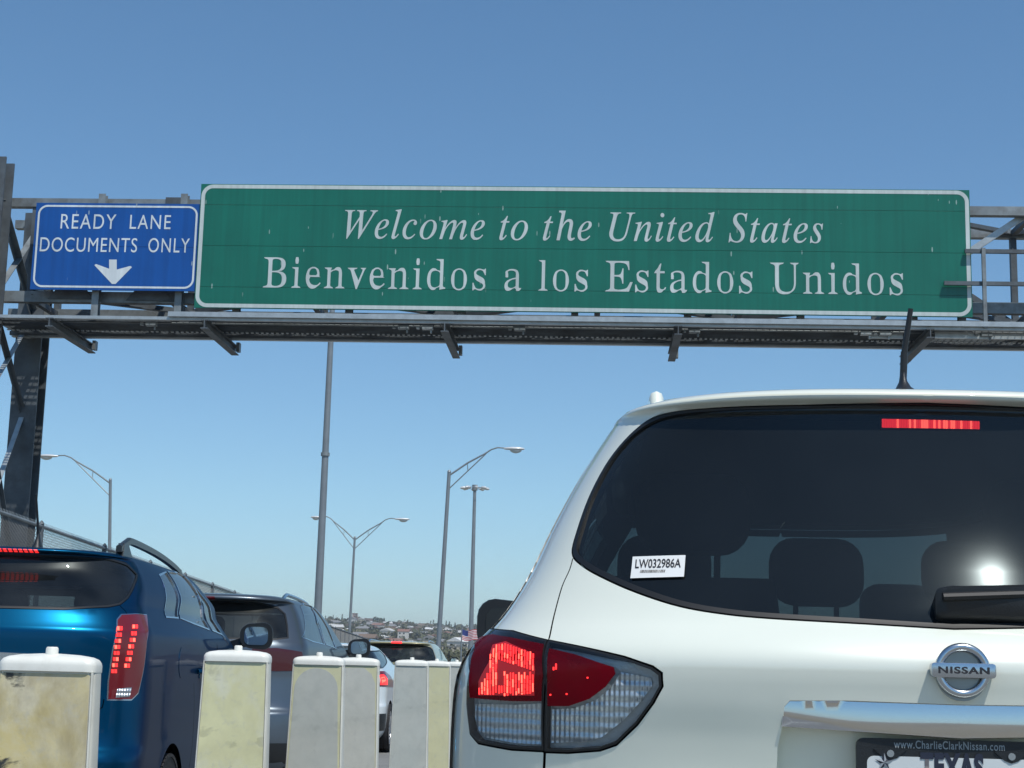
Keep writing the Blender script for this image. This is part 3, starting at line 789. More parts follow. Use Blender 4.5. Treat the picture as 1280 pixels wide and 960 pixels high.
# ---- a generic estate / SUV seen from behind, used for the cars of the lane to the left -------------
def build_blue_suv():
    st = [(.20, .84, .16, 4.5), (.35, .92, -.03, 4.80), (.55, .95, -.09, 4.83), (.74, .955, -.08, 4.83), (.80, .953, -.03, 4.80), (.95, .953, .0, 4.70), (1.05, .952, .01, 4.45), (1.15, .95, .012, 3.95),
          (1.25, .945, .010, 3.6), (1.292, .938, .012, 3.48), (1.302, .932, .018, 3.46), (1.345, .910, .043, 3.38), (1.383, .89, .067, 3.33), (1.40, .88, .088, 3.3), (1.47, .865, .165, 3.28), (1.56, .825, .265, 3.06), (1.626, .780, .29, 2.9), (1.631, .775, .26, 2.86),
          (1.640, .765, .245, 2.8), (1.650, .745, .26, 2.65), (1.660, .66, .34, 2.2), (1.672, .42, .6, 1.9), (1.678, .0005, 1.0, 1.6)]
    sh = Shell(st, Rd=.46, Rf=.8, n=3.0, L=4.8, loc=(-2.915, 6.8), yaw=R(4.5))
    car = car_root('suv', sh, 'metallic blue SUV with vertical red tail light at the left edge of the photo', 'suv', 'cars waiting in the lane to the left')
    P = sh.px
    gt = P([(0, 691), (55, 691), (130, 694), (158, 704), (172, 718)]); gb = P([(169, 730), (160, 748), (150, 756), (135, 759), (80, 762), (0, 767)])
    gt = [(0, sh.zv(1.624))]+[(t, min(v, sh.zv(1.624))) for t, v in gt[1:]]; gb = gb[:-1]+[(0, sh.zv(1.372))]
    half = gt+gb; rg = half[::-1]; full = half[:-1][::1]
    right = gt[1:]+gb[:-1]
    poly = [gt[0]]+right+[gb[-1]]+[(-a, b) for a, b in right][::-1]
    lamp_ = P([(147, 775), (152, 769), (170, 768), (183, 769), (183, 800), (179, 835), (172, 866), (164, 874), (135, 874), (136, 852), (141, 815)])
    q = P([(200, 721), (208, 716), (222, 771.5), (207, 770.5)]); d2 = P([(210.5, 716), (222, 713), (233, 713), (240, 727), (250, 752), (260.5, 786), (240, 778), (225, 772.5)])
    d1 = P([(237, 713.5), (245, 718), (256, 730), (270, 749), (281, 766), (289, 783), (291.5, 797), (276, 792), (264.5, 787), (252, 752)])
    wins = [(1, q), (1, d2), (1, d1)]; wins += [(-1, mirror(w)) for _, w in wins]
    ar = [arch(sh, y, .40, sd, .37) for sd in (-1, 1) for y in (.98, 3.79)]
    T3 = sh.T3; vb, vt = sh.zv(1.20), sh.zv(1.56); wind = [(sh.T2+.35, vb), (T3, vb), (T3, vt), (sh.T2+.45, vt)]
    ho = [shrink(poly, -.004), shrink(lamp_, -.003), mirror(shrink(lamp_, -.003))]+[w for _, w in wins]+ar+[WH(wind), WH([(-a, b) for a, b in wind][::-1])]
    # shut lines: tailgate, rear door, fuel flap
    gaps = [strip(P([(150, 757), (157, 764), (159, 768)]), .005)]
    def vline(y, z0, z1, bow=0): return strip(sh.yz([(y+bow*math.sin(math.pi*k/8), z0+(z1-z0)*k/8) for k in range(9)], 1), .006)
    gl = [vline(2.28, .45, 1.26), vline(1.50, .62, 1.05, .06), vline(3.35, .45, 1.15)]
    fl = [(1.12+.07*math.cos(a), 1.155+.075*math.sin(a)) for a in np.linspace(0, 2*math.pi, 21)[:-1]]
    fo = sh.yz(fl, 1)
    tg = strip(P([(130, 874), (128, 884), (118, 890)]), .006)
    gaps += gl+[mirror(g) for g in gl]+[tg]
    sh.body('body', ho+gaps, [M['blue_paint']], car, nb=90, na=240)
    sh.body('inner_panel', ho, [M['trim_dark']], car, off=-.025, nb=45, na=120, zmax=1.60)
    hl = MB(); hl.box((0, 1.7, 1.60), (1.2, 2.3, .02)); hl.build('headlining', M['trim_dark'], car)
    sh.patch('fuel_flap', fo, M['blue_paint'], car, off=.002, thick=.002, h=.03)
    w = sh.patch('rear_window', poly, M['glass'], car, off=-.003)
    sh.patch('window_seal', poly, M['seal'], w, off=.001, thick=.02, holes=[shrink(poly, .014)])
    for sd, w in wins:
        g = sh.patch('side_window', w, M['glass'], car, off=-.004)
        sh.patch('window_trim', shrink(w, -.012), M['satin'], g, off=.003, thick=.01, holes=[shrink(w, -.001)], h=.04)
    for w in (wind, [(-a, b) for a, b in wind][::-1]): sh.patch('windscreen', w, M['glass_clear'], car, off=-.004, h=.06)
    for mir in (0, 1):
        f = mirror if mir else (lambda p: p)
        hs = sh.patch('tail_light', f(lamp_), M['red_solid'], car, off=.003, thick=.03, h=.015)
        sh.patch('lamp_seal', f(shrink(lamp_, -.006)), M['satin'], hs, off=.001, thick=.01, holes=[f(shrink(lamp_, .001))])
        sh.patch('reversing_lens', f(P([(146, 861), (164, 859), (161, 871), (144, 872)])), M['reflector'], hs, off=.0045)
        for (xa, ya), (xb, yb), n in (((149, 786), (142, 839), 8), ((168, 784), (158, 832), 7)):
            for k in range(n):
                for j in range(2):
                    x = xa+(xb-xa)*k/(n-1)+(j-.5)*3.6; y = ya+(yb-ya)*k/(n-1)
                    sh.patch('led', f(P([(x-1.5, y+2.3), (x+1.5, y+2.3), (x+1.5, y-2.3), (x-1.5, y-2.3)])), M['led_hot'] if (k+j) % 3 == 0 else M['led'], hs, off=.0055)
    hb = sh.patch('high_brake_lamp', [(-.30, sh.zv(1.631)), (.33, sh.zv(1.631)), (.33, sh.zv(1.643)), (-.30, sh.zv(1.643))], M['red_solid'], car, off=.002)
    va, vb_ = sh.zv(1.632), sh.zv(1.642)
    a0 = P([(52, 689)])[0][0]
    for k in range(22):
        t0 = a0-.02-k*.028; sh.patch('led', [(t0-.02, va), (t0, va), (t0, vb_), (t0-.02, vb_)], M['led_low'], hb, off=.003)
    # chrome bar above the plate, dark lower bumper
    cz0, cz1 = 1.10, 1.145
    cb = P([(0, 834), (0, 812), (55, 818), (92, 826), (96, 834)]); cb = [(0, cb[0][1]), (0, cb[1][1])]+cb[2:]
    sh.patch('chrome_bar', [cb[1]]+cb[2:]+[cb[0]]+[(-a, b) for a, b in cb[2:]][::-1], M['satin'], car, off=.02, thick=.03, h=.03)
    lo = [(-sh.T1*.98, sh.zv(.30)), (sh.T1*.98, sh.zv(.30)), (sh.T1*.98, sh.zv(.66)), (-sh.T1*.98, sh.zv(.66))]
    bp = sh.patch('bumper', lo, M['black_plastic'], car, off=.006, thick=.006, h=.06)
    for s_ in (-1, 1):
        r_ = [(s_*.80, sh.zv(.60)), (s_*1.10, sh.zv(.60)), (s_*1.10, sh.zv(.64)), (s_*.80, sh.zv(.64))]
        if s_ < 0: r_ = r_[::-1]
        sh.patch('reflector', r_, M['red_solid'], bp, off=.009)
    for y in (1.62, 2.42):
        m = MB(); p0 = sh.S(*[np.array(a) for a in sh.yz([(y, 1.11)], 1)[0]]); pr = []
        for sd in (-1, 1):
            m = MB(); m.tube([(sd*(abs(p0[0])+.0), y-.02, 1.11), (sd*(abs(p0[0])+.035), y+.02, 1.113), (sd*(abs(p0[0])+.035), y+.17, 1.117), (sd*(abs(p0[0])+.0), y+.20, 1.118)], .013, 8)
            m.box((sd*abs(p0[0]), y+.08, 1.10), (.01, .10, .05)); m.build('door_handle', M['blue_paint'], car, 50)
    for sd in (-1, 1):
        r_ = MB(); pts = []
        for t in np.linspace(0, 1, 20): pts.append((sd*(.735-.06*t), .55+2.2*t, 1.675+.055*min(1, 9*t, 6*(1-t))-.09*t**3))
        for a, b in zip(pts[:-1], pts[1:]): pass
        r_.rings([[(p[0]+a, p[1], p[2]+b) for a, b in ((-.014, -.014), (.014, -.014), (.014, .012), (.006, .018), (-.006, .018), (-.014, .012))] for p in pts])
        for (y0, z0) in ((.56, 1.63), (2.62, 1.55)):
            s1 = 1 if y0 < 1 else -1
            r_.rings([[(sd*(.735-.06*(y0-.55)/2.2)+a, y0+s1*b, z0+h) for a, b in rr] for h, rr in ((-.01, ((-.02, 0), (.02, 0), (.02, .26), (-.02, .26))), (.075, ((-.014, .04), (.014, .04), (.014, .14), (-.014, .14))))])
        r_.build('roof_rail', M['grey_rail'], car, 40)
    pa = unp(47, 683, 6.8+.75); c, s_ = math.cos(-sh.yaw), math.sin(-sh.yaw); dx, dy = pa.x-sh.loc[0], pa.y-sh.loc[1]; ax_, ay = dx*c-dy*s_, dx*s_+dy*c
    an = MB(); az = 1.672
    an.rings([[(ax_+a*sc, ay+b*sc*1.5, az+dz) for a, b in rrect(.055, .06, .02, 3)] for dz, sc in ((-.02, 1), (.008, .95), (.025, .6), (.055, .35), (.075, .25))])
    an.tube([(ax_, ay, az+.05), (ax_-.004, ay-.02, az+.14), (ax_-.012, ay-.05, az+.26)], [.008, .006, .005], 8); an.build('antenna', M['black_plastic'], car, 50)
    mirror_part(car, 1, 1.055, 3.18, 1.325, .20, .165); mirror_part(car, -1, -1.055, 3.18, 1.325, .20, .165)
    add_wheels(car, sh, (.98, 3.79), .365, .24, .83)
    floorpan(car, .84, .1, 4.6, .42)
    for y in (1.9, 2.9):
        for x in (-.4, .4): seat(car, x, y, .72)
    return sh
M['grey_rail'] = mat('dark_rail', (.035, .04, .045), .35, metal=.5)

def estate(name, st, Rd, n, loc, yaw, paint, label, rear, wins, lamp_px, L, wheel_y, wheel_r, cat='suv', lit=None, hb=None, rail=None, mirr=None, extra=None, trim='satin', chrome_line=None, ant=None):
    sh = Shell(st, Rd=Rd, Rf=.7, n=n, L=L, loc=loc, yaw=yaw)
    car = car_root(name, sh, label, cat, 'cars waiting in the lane to the left')
    P = sh.px; gt, gb, zt, zb_ = rear
    gt, gb = P(gt), P(gb)
    poly = [(0, sh.zv(zt))]+gt+gb+[(0, sh.zv(zb_))]+[(-a, b) for a, b in gt+gb][::-1]
    lp = P(lamp_px); W = [P(w) for w in wins]
    W2 = W+[mirror(w) for w in W]
    ar = [arch(sh, y, wheel_r+.04, sd, wheel_r) for sd in (-1, 1) for y in wheel_y]
    T3 = sh.T3; top = max(s_[0] for s_ in st); vb, vt = sh.zv(top-.46), sh.zv(top-.11); wind = [(sh.T2+.35, vb), (T3, vb), (T3, vt), (sh.T2+.45, vt)]
    ho = [poly, lp, mirror(lp)]+W2+ar+[WH(wind), WH([(-a, b) for a, b in wind][::-1])]
    gaps = [strip(sh.yz([(y, .40), (y+.02, .8), (y, top-.5)], sd), .008) for y in (wheel_y[0]+1.25,) for sd in (-1, 1)]
    sh.body('body', ho+gaps, [paint], car, nb=60, na=150)
    sh.body('inner_panel', ho, [M['trim_dark']], car, off=-.03, nb=30, na=80, zmax=top-.09)
    hl = MB(); hl.box((0, 1.65, top-.09), (1.1, 1.9, .02)); hl.build('headlining', M['trim_dark'], car)
    g = sh.patch('rear_window', poly, M['glass'], car, off=-.003, h=.05)
    sh.patch('window_seal', poly, M['seal'], g, off=.001, thick=.02, holes=[shrink(poly, .016)], h=.05)
    for w in W2:
        g = sh.patch('side_window', w, M['glass'], car, off=-.004, h=.05)
        if trim: sh.patch('window_trim', shrink(w, -.014), M[trim], g, off=.003, thick=.01, holes=[shrink(w, -.001)], h=.06)
    for w in (wind, [(-a, b) for a, b in wind][::-1]): sh.patch('windscreen', w, M['glass_clear'], car, off=-.004, h=.08)
    for mir in (0, 1):
        f = mirror if mir else (lambda p: p)
        hs = sh.patch('tail_light', f(lp), M['red_solid' if lit else 'red_dark'], car, off=.004, thick=.02, h=.03)
        for q, mt in (lit or []): sh.patch('led', f(P(q)), M[mt], hs, off=.006, h=.03)
    if hb:
        t0, t1, z0, z1, mt = hb; sh.patch('high_brake_lamp', [(t0, sh.zv(z0)), (t1, sh.zv(z0)), (t1, sh.zv(z1)), (t0, sh.zv(z1))], M[mt], car, off=.004)
    if rail:
        x, y0, y1, z, mt = rail
        for sd in (-1, 1):
            r_ = MB(); r_.tube([(sd*(x-.05*t), y0+(y1-y0)*t, z+.05*min(1, 10*t, 5*(1-t))-.06*t**3) for t in np.linspace(0, 1, 18)], .017, 6); r_.build('roof_rail', M[mt], car, 50)
    if mirr:
        for sd in (-1, 1): mirror_part(car, sd, sd*mirr[0], mirr[1], mirr[2], mirr[3], mirr[4])
    if ant:
        ax_, ay, az, h = ant; an = MB(); an.rings([[(ax_+a*sc, ay+b*sc, az+dz) for a, b in rrect(.07, .12, .025, 3)] for dz, sc in ((-.02, 1), (.02, .9), (.045, .4))])
        an.tube([(ax_, ay, az+.02), (ax_-.02, ay-.05, az+h)], [.009, .007], 6); an.build('antenna', M['black_plastic'], car, 50)
    lo = [(-1.2, sh.zv(.30)), (1.2, sh.zv(.30)), (1.2, sh.zv(.52)), (-1.2, sh.zv(.52))]
    sh.patch('bumper', lo, M['black_plastic'], car, off=.006, thick=.006, h=.1)
    pl = MB(); py = float(sh.S(0.0, sh.zv(.88))[1]); pl.box((0, py-.012, .88), (.32, .012, .16)); pl.build('license_plate', mat('far_plate', (.6, .62, .62), .5), car)
    if extra: extra(sh, car)
    add_wheels(car, sh, wheel_y, wheel_r, .22, .80)
    floorpan(car, .8, .1, L-.25, .4)
    for y in (1.9, 2.8):
        for x in (-.38, .38): seat(car, x, y, top-.98)
    return sh

def scaled(st, kz, kw, kl):
    return [(z*kz, max(w*kw, .0005), yr, yf*kl) for z, w, yr, yf in st]
def build_lane():
    suv = [(.20, .84, .16, 4.5), (.35, .92, -.03, 4.66), (.55, .94, -.07, 4.7), (.74, .942, -.06, 4.7), (.80, .942, .0, 4.68), (.95, .942, .03, 4.60), (1.05, .94, .04, 4.35), (1.15, .938, .04, 3.85),
           (1.25, .93, .04, 3.55), (1.30, .92, .05, 3.42), (1.34, .90, .09, 3.32), (1.40, .875, .14, 3.18), (1.50, .835, .21, 2.95), (1.60, .785, .28, 2.7), (1.655, .75, .31, 2.55), (1.662, .745, .23, 2.5),
           (1.68, .73, .20, 2.4), (1.70, .68, .22, 2.2), (1.715, .60, .32, 2.0), (1.728, .40, .6, 1.8), (1.733, .0005, 1.0, 1.5)]
    def silver_gate(sh, car):
        b = sh.patch('chrome_bar', sh.xz([(-.55, 1.03), (.55, 1.03), (.55, 1.06), (-.55, 1.06)]), M['satin'], car, off=.012, thick=.012, h=.1)
    estate('suv', suv, .48, 2.9, (-3.30, 13.0), R(1.3), M['grey_paint'], 'silver grey SUV with unlit wraparound tail lights just ahead of the blue SUV',
           ([(300, 751), (330, 754), (348, 759), (357, 767)], [(360, 782), (361, 798), (345, 800), (300, 799)], 1.654, 1.335),
           [[(375, 757), (379, 755), (389, 756), (396, 778), (405, 805), (390, 801), (377, 797)], [(392, 757.5), (399, 765), (409, 784), (420, 810), (407, 805.5), (398, 778)]],
           [(315, 811), (345, 810), (377, 815), (379, 822), (376, 838), (345, 839), (318, 838)], 4.7, (.95, 3.65), .36,
           rail=(.67, .55, 2.6, 1.685, 'satin'), mirr=(1.02, 3.15, 1.32, .22, .18), extra=silver_gate, hb=(-.22, .22, 1.664, 1.684, 'red_solid'), ant=(-.18, .55, 1.725, .19))
    hatch = scaled(suv, .827, .94, .92)
    hatch = [(z, w*(1 if z < .95 else 1-.16*(z-.95)/.45), yr+(0 if z < .9 else .35*(z-.9)), yf) for z, w, yr, yf in hatch]
    estate('small_car', hatch, .5, 2.5, (-3.60, 21.0), R(1.0), M['pearl_paint'], 'small white car with a lit red tail light, seen above and between the white delineators', 
           ([(478, 808), (484, 809), (486, 812)], [(484, 828), (480, 834), (470, 836)], 1.33, 1.10),
           [[(488, 812), (490, 808), (494, 808.5), (499, 816), (490, 815)], [(496, 808.5), (501, 810.5), (508, 817), (500, 816)]],
           [(474, 839), (480, 839), (487, 844), (491, 852), (491, 859), (474, 858)], 4.3, (.85, 3.35), .32, cat='car', trim='seal',
           lit=[([(474, 844), (479, 843), (484, 849), (484, 856), (475, 856)], 'led'), ([(476, 847), (480, 846), (482, 851), (477, 854)], 'led_hot')], mirr=(.95, 2.75, 1.02, .18, .14))
    tan = scaled(suv, .965, 1.0, 1.1)
    estate('suv', tan, .45, 3.2, (-4.42, 36.0), R(0.5), M['tan_paint'], 'tan SUV with a lit central brake lamp, farthest car in the left lane', 
           ([(530, 807), (538, 809), (541, 812)], [(545, 824), (546, 832), (520, 834)], 1.60, 1.20),
           [[(548, 812), (550, 811), (553, 824), (551, 826)]],
           [(548, 834), (552, 834), (552, 852), (548, 852)], 5.1, (1.05, 3.9), .37, trim=None, hb=(-.16, .16, 1.615, 1.655, 'led'),
           rail=(.68, .6, 3.0, 1.64, 'satin'), mirr=(1.06, 3.4, 1.25, .22, .2))
suv_blue = build_blue_suv(); build_lane()
# ------------------------------------------------------------------ overhead sign gantry and signs
M['steel'] = mat('galvanised_steel', (.23, .26, .27), .55, metal=.35, var=.25, vscale=3, dirt=(.10, .09, .08), dirt_amt=.5, dscale=5, bump=.15, bscale=40)
M['steel_dark'] = mat('weathered_steel', (.11, .13, .145), .6, metal=.3, var=.3, vscale=2.5, dirt=(.05, .045, .04), dirt_amt=.5, dscale=3, bump=.2, bscale=30)
M['alu'] = mat('aluminium_channel', (.44, .48, .49), .45, metal=.5, var=.15, vscale=8)
GY = 22.1                                                  # sign faces
def build_gantry():
    YF, YB = 22.45, 23.65
    zt = unp(1245, 265, YF).z; zb = unp(1245, 386, YF).z
    root = tag(empty('sign_gantry', (unp(32, 520, 23.6).x, 23.0, 0)), 'grey steel truss gantry with lattice tower at left, carrying both overhead signs', 'gantry')
    O = Vector(root.location)
    def L(p): return Vector(p)-O
    xl = unp(5, 260, YF).x; xr = unp(1420, 300, YF).x
    # towers: a pair of columns each, with crossed bracing
    xc = unp(32, 520, 23.6).x
    for xx in (xc, xr+.3):
        for y, top in ((YB, zt+.15), (YF-.35, zt+.55)):
            xo = unp(-10, 300, YF-.35).x if (y < YB and xx == xc) else xx
            m = MB(); m.ibeam(L((xo, y, 0)), L((xo, y, top)), .40 if y == YB else .36, .36, .03, (0, 1, 0))
            o = m.build('column', M['steel_dark'], root)
            b = MB(); b.box(L((xo, y, .12)), (.7, .7, .24)); b.build('column_base', M['concrete'], o, bevel=.02)
            if False:
                for z in np.arange(1.2, top, 1.1):
                    m = MB(); m.box(L((xo, y-.19, z)), (.16, .012, .22))
                    for dx in (-.05, .05):
                        for dz in (-.07, 0, .07): m.tube([L((xo+dx, y-.20, z+dz)), L((xo+dx, y-.215, z+dz))], .012, 6)
                    m.build('splice_plate', M['steel'], o)
        k = 0
        xn = unp(-10, 300, YF-.35).x if xx == xc else xx
        for z in np.arange(.4, zb-.6, 2.2):
            z1 = min(z+2.2, zb-.1)
            for a, b_ in (((xn, YF-.2, z), (xx-.05, YB-.12, z1)), ((xn, YF-.2, z1), (xx-.05, YB-.12, z))):
                m = MB(); m.angle(L(a), L(b_), .075, .012, (1, 0, 0)); m.build('brace', M['alu' if k % 2 == 0 else 'steel_dark'], root); k += 1
        for s_, (z0, z1) in enumerate(((zb, zt), (zt, zb))):
            m = MB(); m.angle(L((xn, YF-.2, z0)), L((xx, YB-.12, z1)), .10, .012, (1, 0, 0)); m.build('brace', M['steel'], root)
    # chords
    for y in (YF, YB):
        for z, h in ((zt, .13), (zb, .16)):
            m = MB(); m.extr(L((xl-.25, y, z)), L((xr+.5, y, z)), [(-.065, -h/2), (.065, -h/2), (.065, h/2), (.05, h/2), (.05, -h/2+.015), (-.05, -h/2+.015), (-.05, h/2), (-.065, h/2)])
            m.build('chord', M['steel'], root)
    nb = 8; xq = unp(1267, 340, YB).x; sp = (xq-xc-.35)/7; xs = [xc+.35+sp*i for i in range(nb+1)]; xr = xs[-1]+.1
    # the bay right of the long sign has its post at photo x = 1265
    for i, x in enumerate(xs):
        for y in (YF, YB):
            m = MB(); m.bar(L((x, y, zb)), L((x, y, zt)), .09, .09, (0, 1, 0)); m.build('post', M['steel_dark'], root)
        for z in (zb, zt):
            m = MB(); m.bar(L((x, YF+.06, z)), L((x, YB-.06, z)), .08, .08); m.build('strut', M['steel_dark'], root)
        if i < nb:
            x2 = xs[i+1]; f = i % 2 == 0
            for y in (YF, YB):
                m = MB(); a, b_ = ((x, y+.07, zb), (x2, y+.07, zt)) if (f == (y == YF)) else ((x, y+.07, zt), (x2, y+.07, zb)); m.angle(L(a), L(b_), .09, .012, (0, 1, 0)); m.build('brace', M['alu' if y == YF else 'steel_dark'], root)
            for z in (zb+.02, zt-.03):
                m = MB(); a, b_ = ((x, YF, z), (x2, YB, z)) if f else ((x, YB, z), (x2, YF, z)); m.angle(L(a), L(b_), .09, .012); m.build('brace', M['steel_dark'], root)
            g = MB(); [MB().box(L((x, YF-.075, zz)), (.26, .012, .2)).build('gusset', M['steel_dark'], root) for zz in (zb+.04, zt-.01) if i > 0]
    # gusset at the lower left with its triangular plates
    for (px_, py_) in ((88, 372), (186, 374)):
        p = unp(px_, py_, YF-.09); m = MB(); m.extr(L((p.x, p.y, p.z)), L((p.x, p.y+.012, p.z)), [(-.34, -.02), (-.14, .22), (.16, .22), (.34, -.02)], (0, 0, 1)); m.build('gusset', M['steel_dark'], root)
    # walkway under the signs: near edge at photo y 400, far edge at 429
    zw = unp(640, 402, 21.95).z
    yn, yf = 21.95, 23.45
    x0 = unp(-30, 400, yn).x; x1 = xr+.3
    # outriggers below, parallel to the road
    for px_, py_ in ((62, 392), (256, 392), (556, 398), (848, 400), (1163, 403)):
        p = unp(px_, py_, 21.90)
        m = MB(); m.ibeam(L((p.x, 21.90, zw-.10)), L((p.x, 23.9, zw-.10)), .11, .13, .014); o = m.build('outrigger', M['steel_dark'], root)
        c = MB(); c.box(L((p.x+.07, 23.80, zw-.06)), (.05, .12, .14)); c.build('clip', M['steel'], o)
    for k, (y, z, w, h, mt) in enumerate(((yn+.02, zw+.05, .05, .07, 'alu'), (yn+.09, zw+.0, .07, .045, 'alu'), (yf-.05, zw+.0, .09, .05, 'alu'), (yf-.16, zw+.015, .05, .06, 'steel_dark'), (22.33, zw+.02, .05, .06, 'steel_dark'))):  # far edge beam takes the pale alu to stand for light along it
        m = MB(); m.bar(L((x0 if k else unp(210, 398, y).x, y, z)), L((x1, y, z)), w, h); m.build('edge_beam', M[mt], root)
    # bar grating
    g = MB(); xa = x0+.1
    for y in np.arange(yn+.16, yf-.2, .045): g.bar(L((xa, y, zw+.02)), L((x1, y, zw+.02)), .006, .035)
    x = xa
    while x < x1: g.bar(L((x, yn+.13, zw+.030)), L((x, yf-.1, zw+.030)), .012, .010); x += .095
    tag(g.build('grating', M['steel_dark'], root), kind='stuff')
    g = MB(); x = xa                                       # bright serrated bar seen along the middle
    ys = 22.95
    while x < x1: g.box(L((x, ys, zw-.003)), (.035, .05, .012)); x += .075
    tag(g.build('grating_clips', M['alu'], root), kind='stuff')
    # lamp channel, conduit and fittings
    for a, b_, y in ((1168, 1290, 22.25), (1085, 1128, 22.3)):
        pa, pb = unp(a, 412, y), unp(b_, 412, y); m = MB(); m.bar(L((pa.x, y, zw-.05)), L((pb.x, y, zw-.05)), .05, .10); m.build('light_channel', M['alu'], root)
    m = MB(); m.tube([L((unp(215, 400, 22.2).x, 22.2, zw-.03)), L((unp(1130, 410, 22.2).x, 22.2, zw-.03))], .014, 8); m.build('conduit', M['steel'], root, 40)
    for px_ in (190, 505, 535, 650, 868, 1082, 1106, 1232):
        p = unp(px_, 405, 22.24); m = MB(); m.box(L((p.x, 22.22, zw-.045)), (.16, .09, .06)); m.box(L((p.x-.14, 22.22, zw-.05)), (.05, .06, .035)); m.tube([L((p.x+.05, 22.22, zw-.05)), L((p.x+.05, 22.22, zw-.13))], .018, 6)
        m.build('junction_box', M['alu' if px_ in (535, 1082, 1106) else 'steel'], root, bevel=.008)
    # folded handrail standing in front of the sign's right end
    hy = 22.045
    a = unp(1182, 355, hy)
    for (pxa, pya, pxb) in ((1180, 354, 1420), (1206, 314, 1420)):
        p = unp(pxa, pya, hy); q = unp(pxb, pya+5, hy); m = MB(); m.bar(L(p), L((q.x, hy, p.z)), .05, .055); m.build('handrail', M['steel_dark'], root)
    for px_ in (1229, 1345):
        p = unp(px_, 312, hy-.05); m = MB(); m.bar(L((p.x, hy-.055, zw)), L((p.x, hy-.055, p.z+.02)), .05, .05, (0, 1, 0)); m.build('handrail_post', M['steel'], root)
    # sign hangers
    for px_ in (125, 228, 300, 440, 580, 720, 860, 1000, 1140, 1200):
        top = unp(px_, 243, GY+.16).z if px_ < 240 else zt+.02
        p = unp(px_, 300, GY+.16); m = MB(); m.ibeam(L((p.x, GY+.18, zw+.05)), L((p.x, GY+.18, top)), .10, .12, .012, (0, 1, 0)); m.build('sign_hanger', M['steel'], root)
    return zw
M['concrete'] = mat('concrete', (.34, .33, .31), .85, var=.2, vscale=2, dirt=(.15, .14, .12), dirt_amt=.5, dscale=4, bump=.3, bscale=40)
zw = build_gantry()

def sheeting(name, col, streak=(.5, .6, .55), amt=.55, rough=.35):
    """retroreflective sheeting: faint clouding, fine scratches and droppings running down"""
    m = mat(name, col, rough, coat=.15, var=.10, vscale=1.2); nt = m.node_tree; N = nt.nodes; L = nt.links; b = N['Principled BSDF']
    src = b.inputs['Base Color'].links[0].from_socket
    tc = N.new('ShaderNodeTexCoord'); mp = N.new('ShaderNodeMapping'); mp.inputs['Scale'].default_value = (9, 1, 2.2); L.new(tc.outputs['Object'], mp.inputs[0])
    v = N.new('ShaderNodeTexVoronoi'); v.inputs['Scale'].default_value = 1.0; v.inputs['Randomness'].default_value = 1; L.new(mp.outputs[0], v.inputs['Vector'])
    lt = N.new('ShaderNodeMath'); lt.operation = 'LESS_THAN'; L.new(v.outputs['Distance'], lt.inputs[0]); lt.inputs[1].default_value = .085
    n2 = N.new('ShaderNodeTexNoise'); n2.inputs['Scale'].default_value = .9; n2.inputs['Detail'].default_value = 3; L.new(tc.outputs['Object'], n2.inputs['Vector'])
    gt = N.new('ShaderNodeMapRange'); gt.inputs[1].default_value = .43; gt.inputs[2].default_value = .52; L.new(n2.outputs[0], gt.inputs[0])
    ml = N.new('ShaderNodeMath'); ml.operation = 'MULTIPLY'; L.new(lt.outputs[0], ml.inputs[0]); L.new(gt.outputs[0], ml.inputs[1])
    mk = N.new('ShaderNodeMath'); mk.operation = 'MULTIPLY'; L.new(ml.outputs[0], mk.inputs[0]); mk.inputs[1].default_value = amt
    mx = N.new('ShaderNodeMix'); mx.data_type = 'RGBA'; L.new(mk.outputs[0], mx.inputs[0]); L.new(src, mx.inputs[6]); mx.inputs[7].default_value = (*streak, 1)
    mp2 = N.new('ShaderNodeMapping'); mp2.inputs['Scale'].default_value = (14, 1, .5); L.new(tc.outputs['Object'], mp2.inputs[0])
    n3 = N.new('ShaderNodeTexNoise'); n3.inputs['Scale'].default_value = 1; n3.inputs['Detail'].default_value = 6; L.new(mp2.outputs[0], n3.inputs['Vector'])
    mr = N.new('ShaderNodeMapRange'); mr.inputs[1].default_value = .3; mr.inputs[2].default_value = .7; mr.inputs[3].default_value = .88; mr.inputs[4].default_value = 1.10; L.new(n3.outputs[0], mr.inputs[0])
    my = N.new('ShaderNodeMix'); my.data_type = 'RGBA'; my.blend_type = 'MULTIPLY'; my.inputs[0].default_value = 1; L.new(mx.outputs[2], my.inputs[6]); L.new(mr.outputs[0], my.inputs[7])
    L.new(my.outputs[2], b.inputs['Base Color']); return m
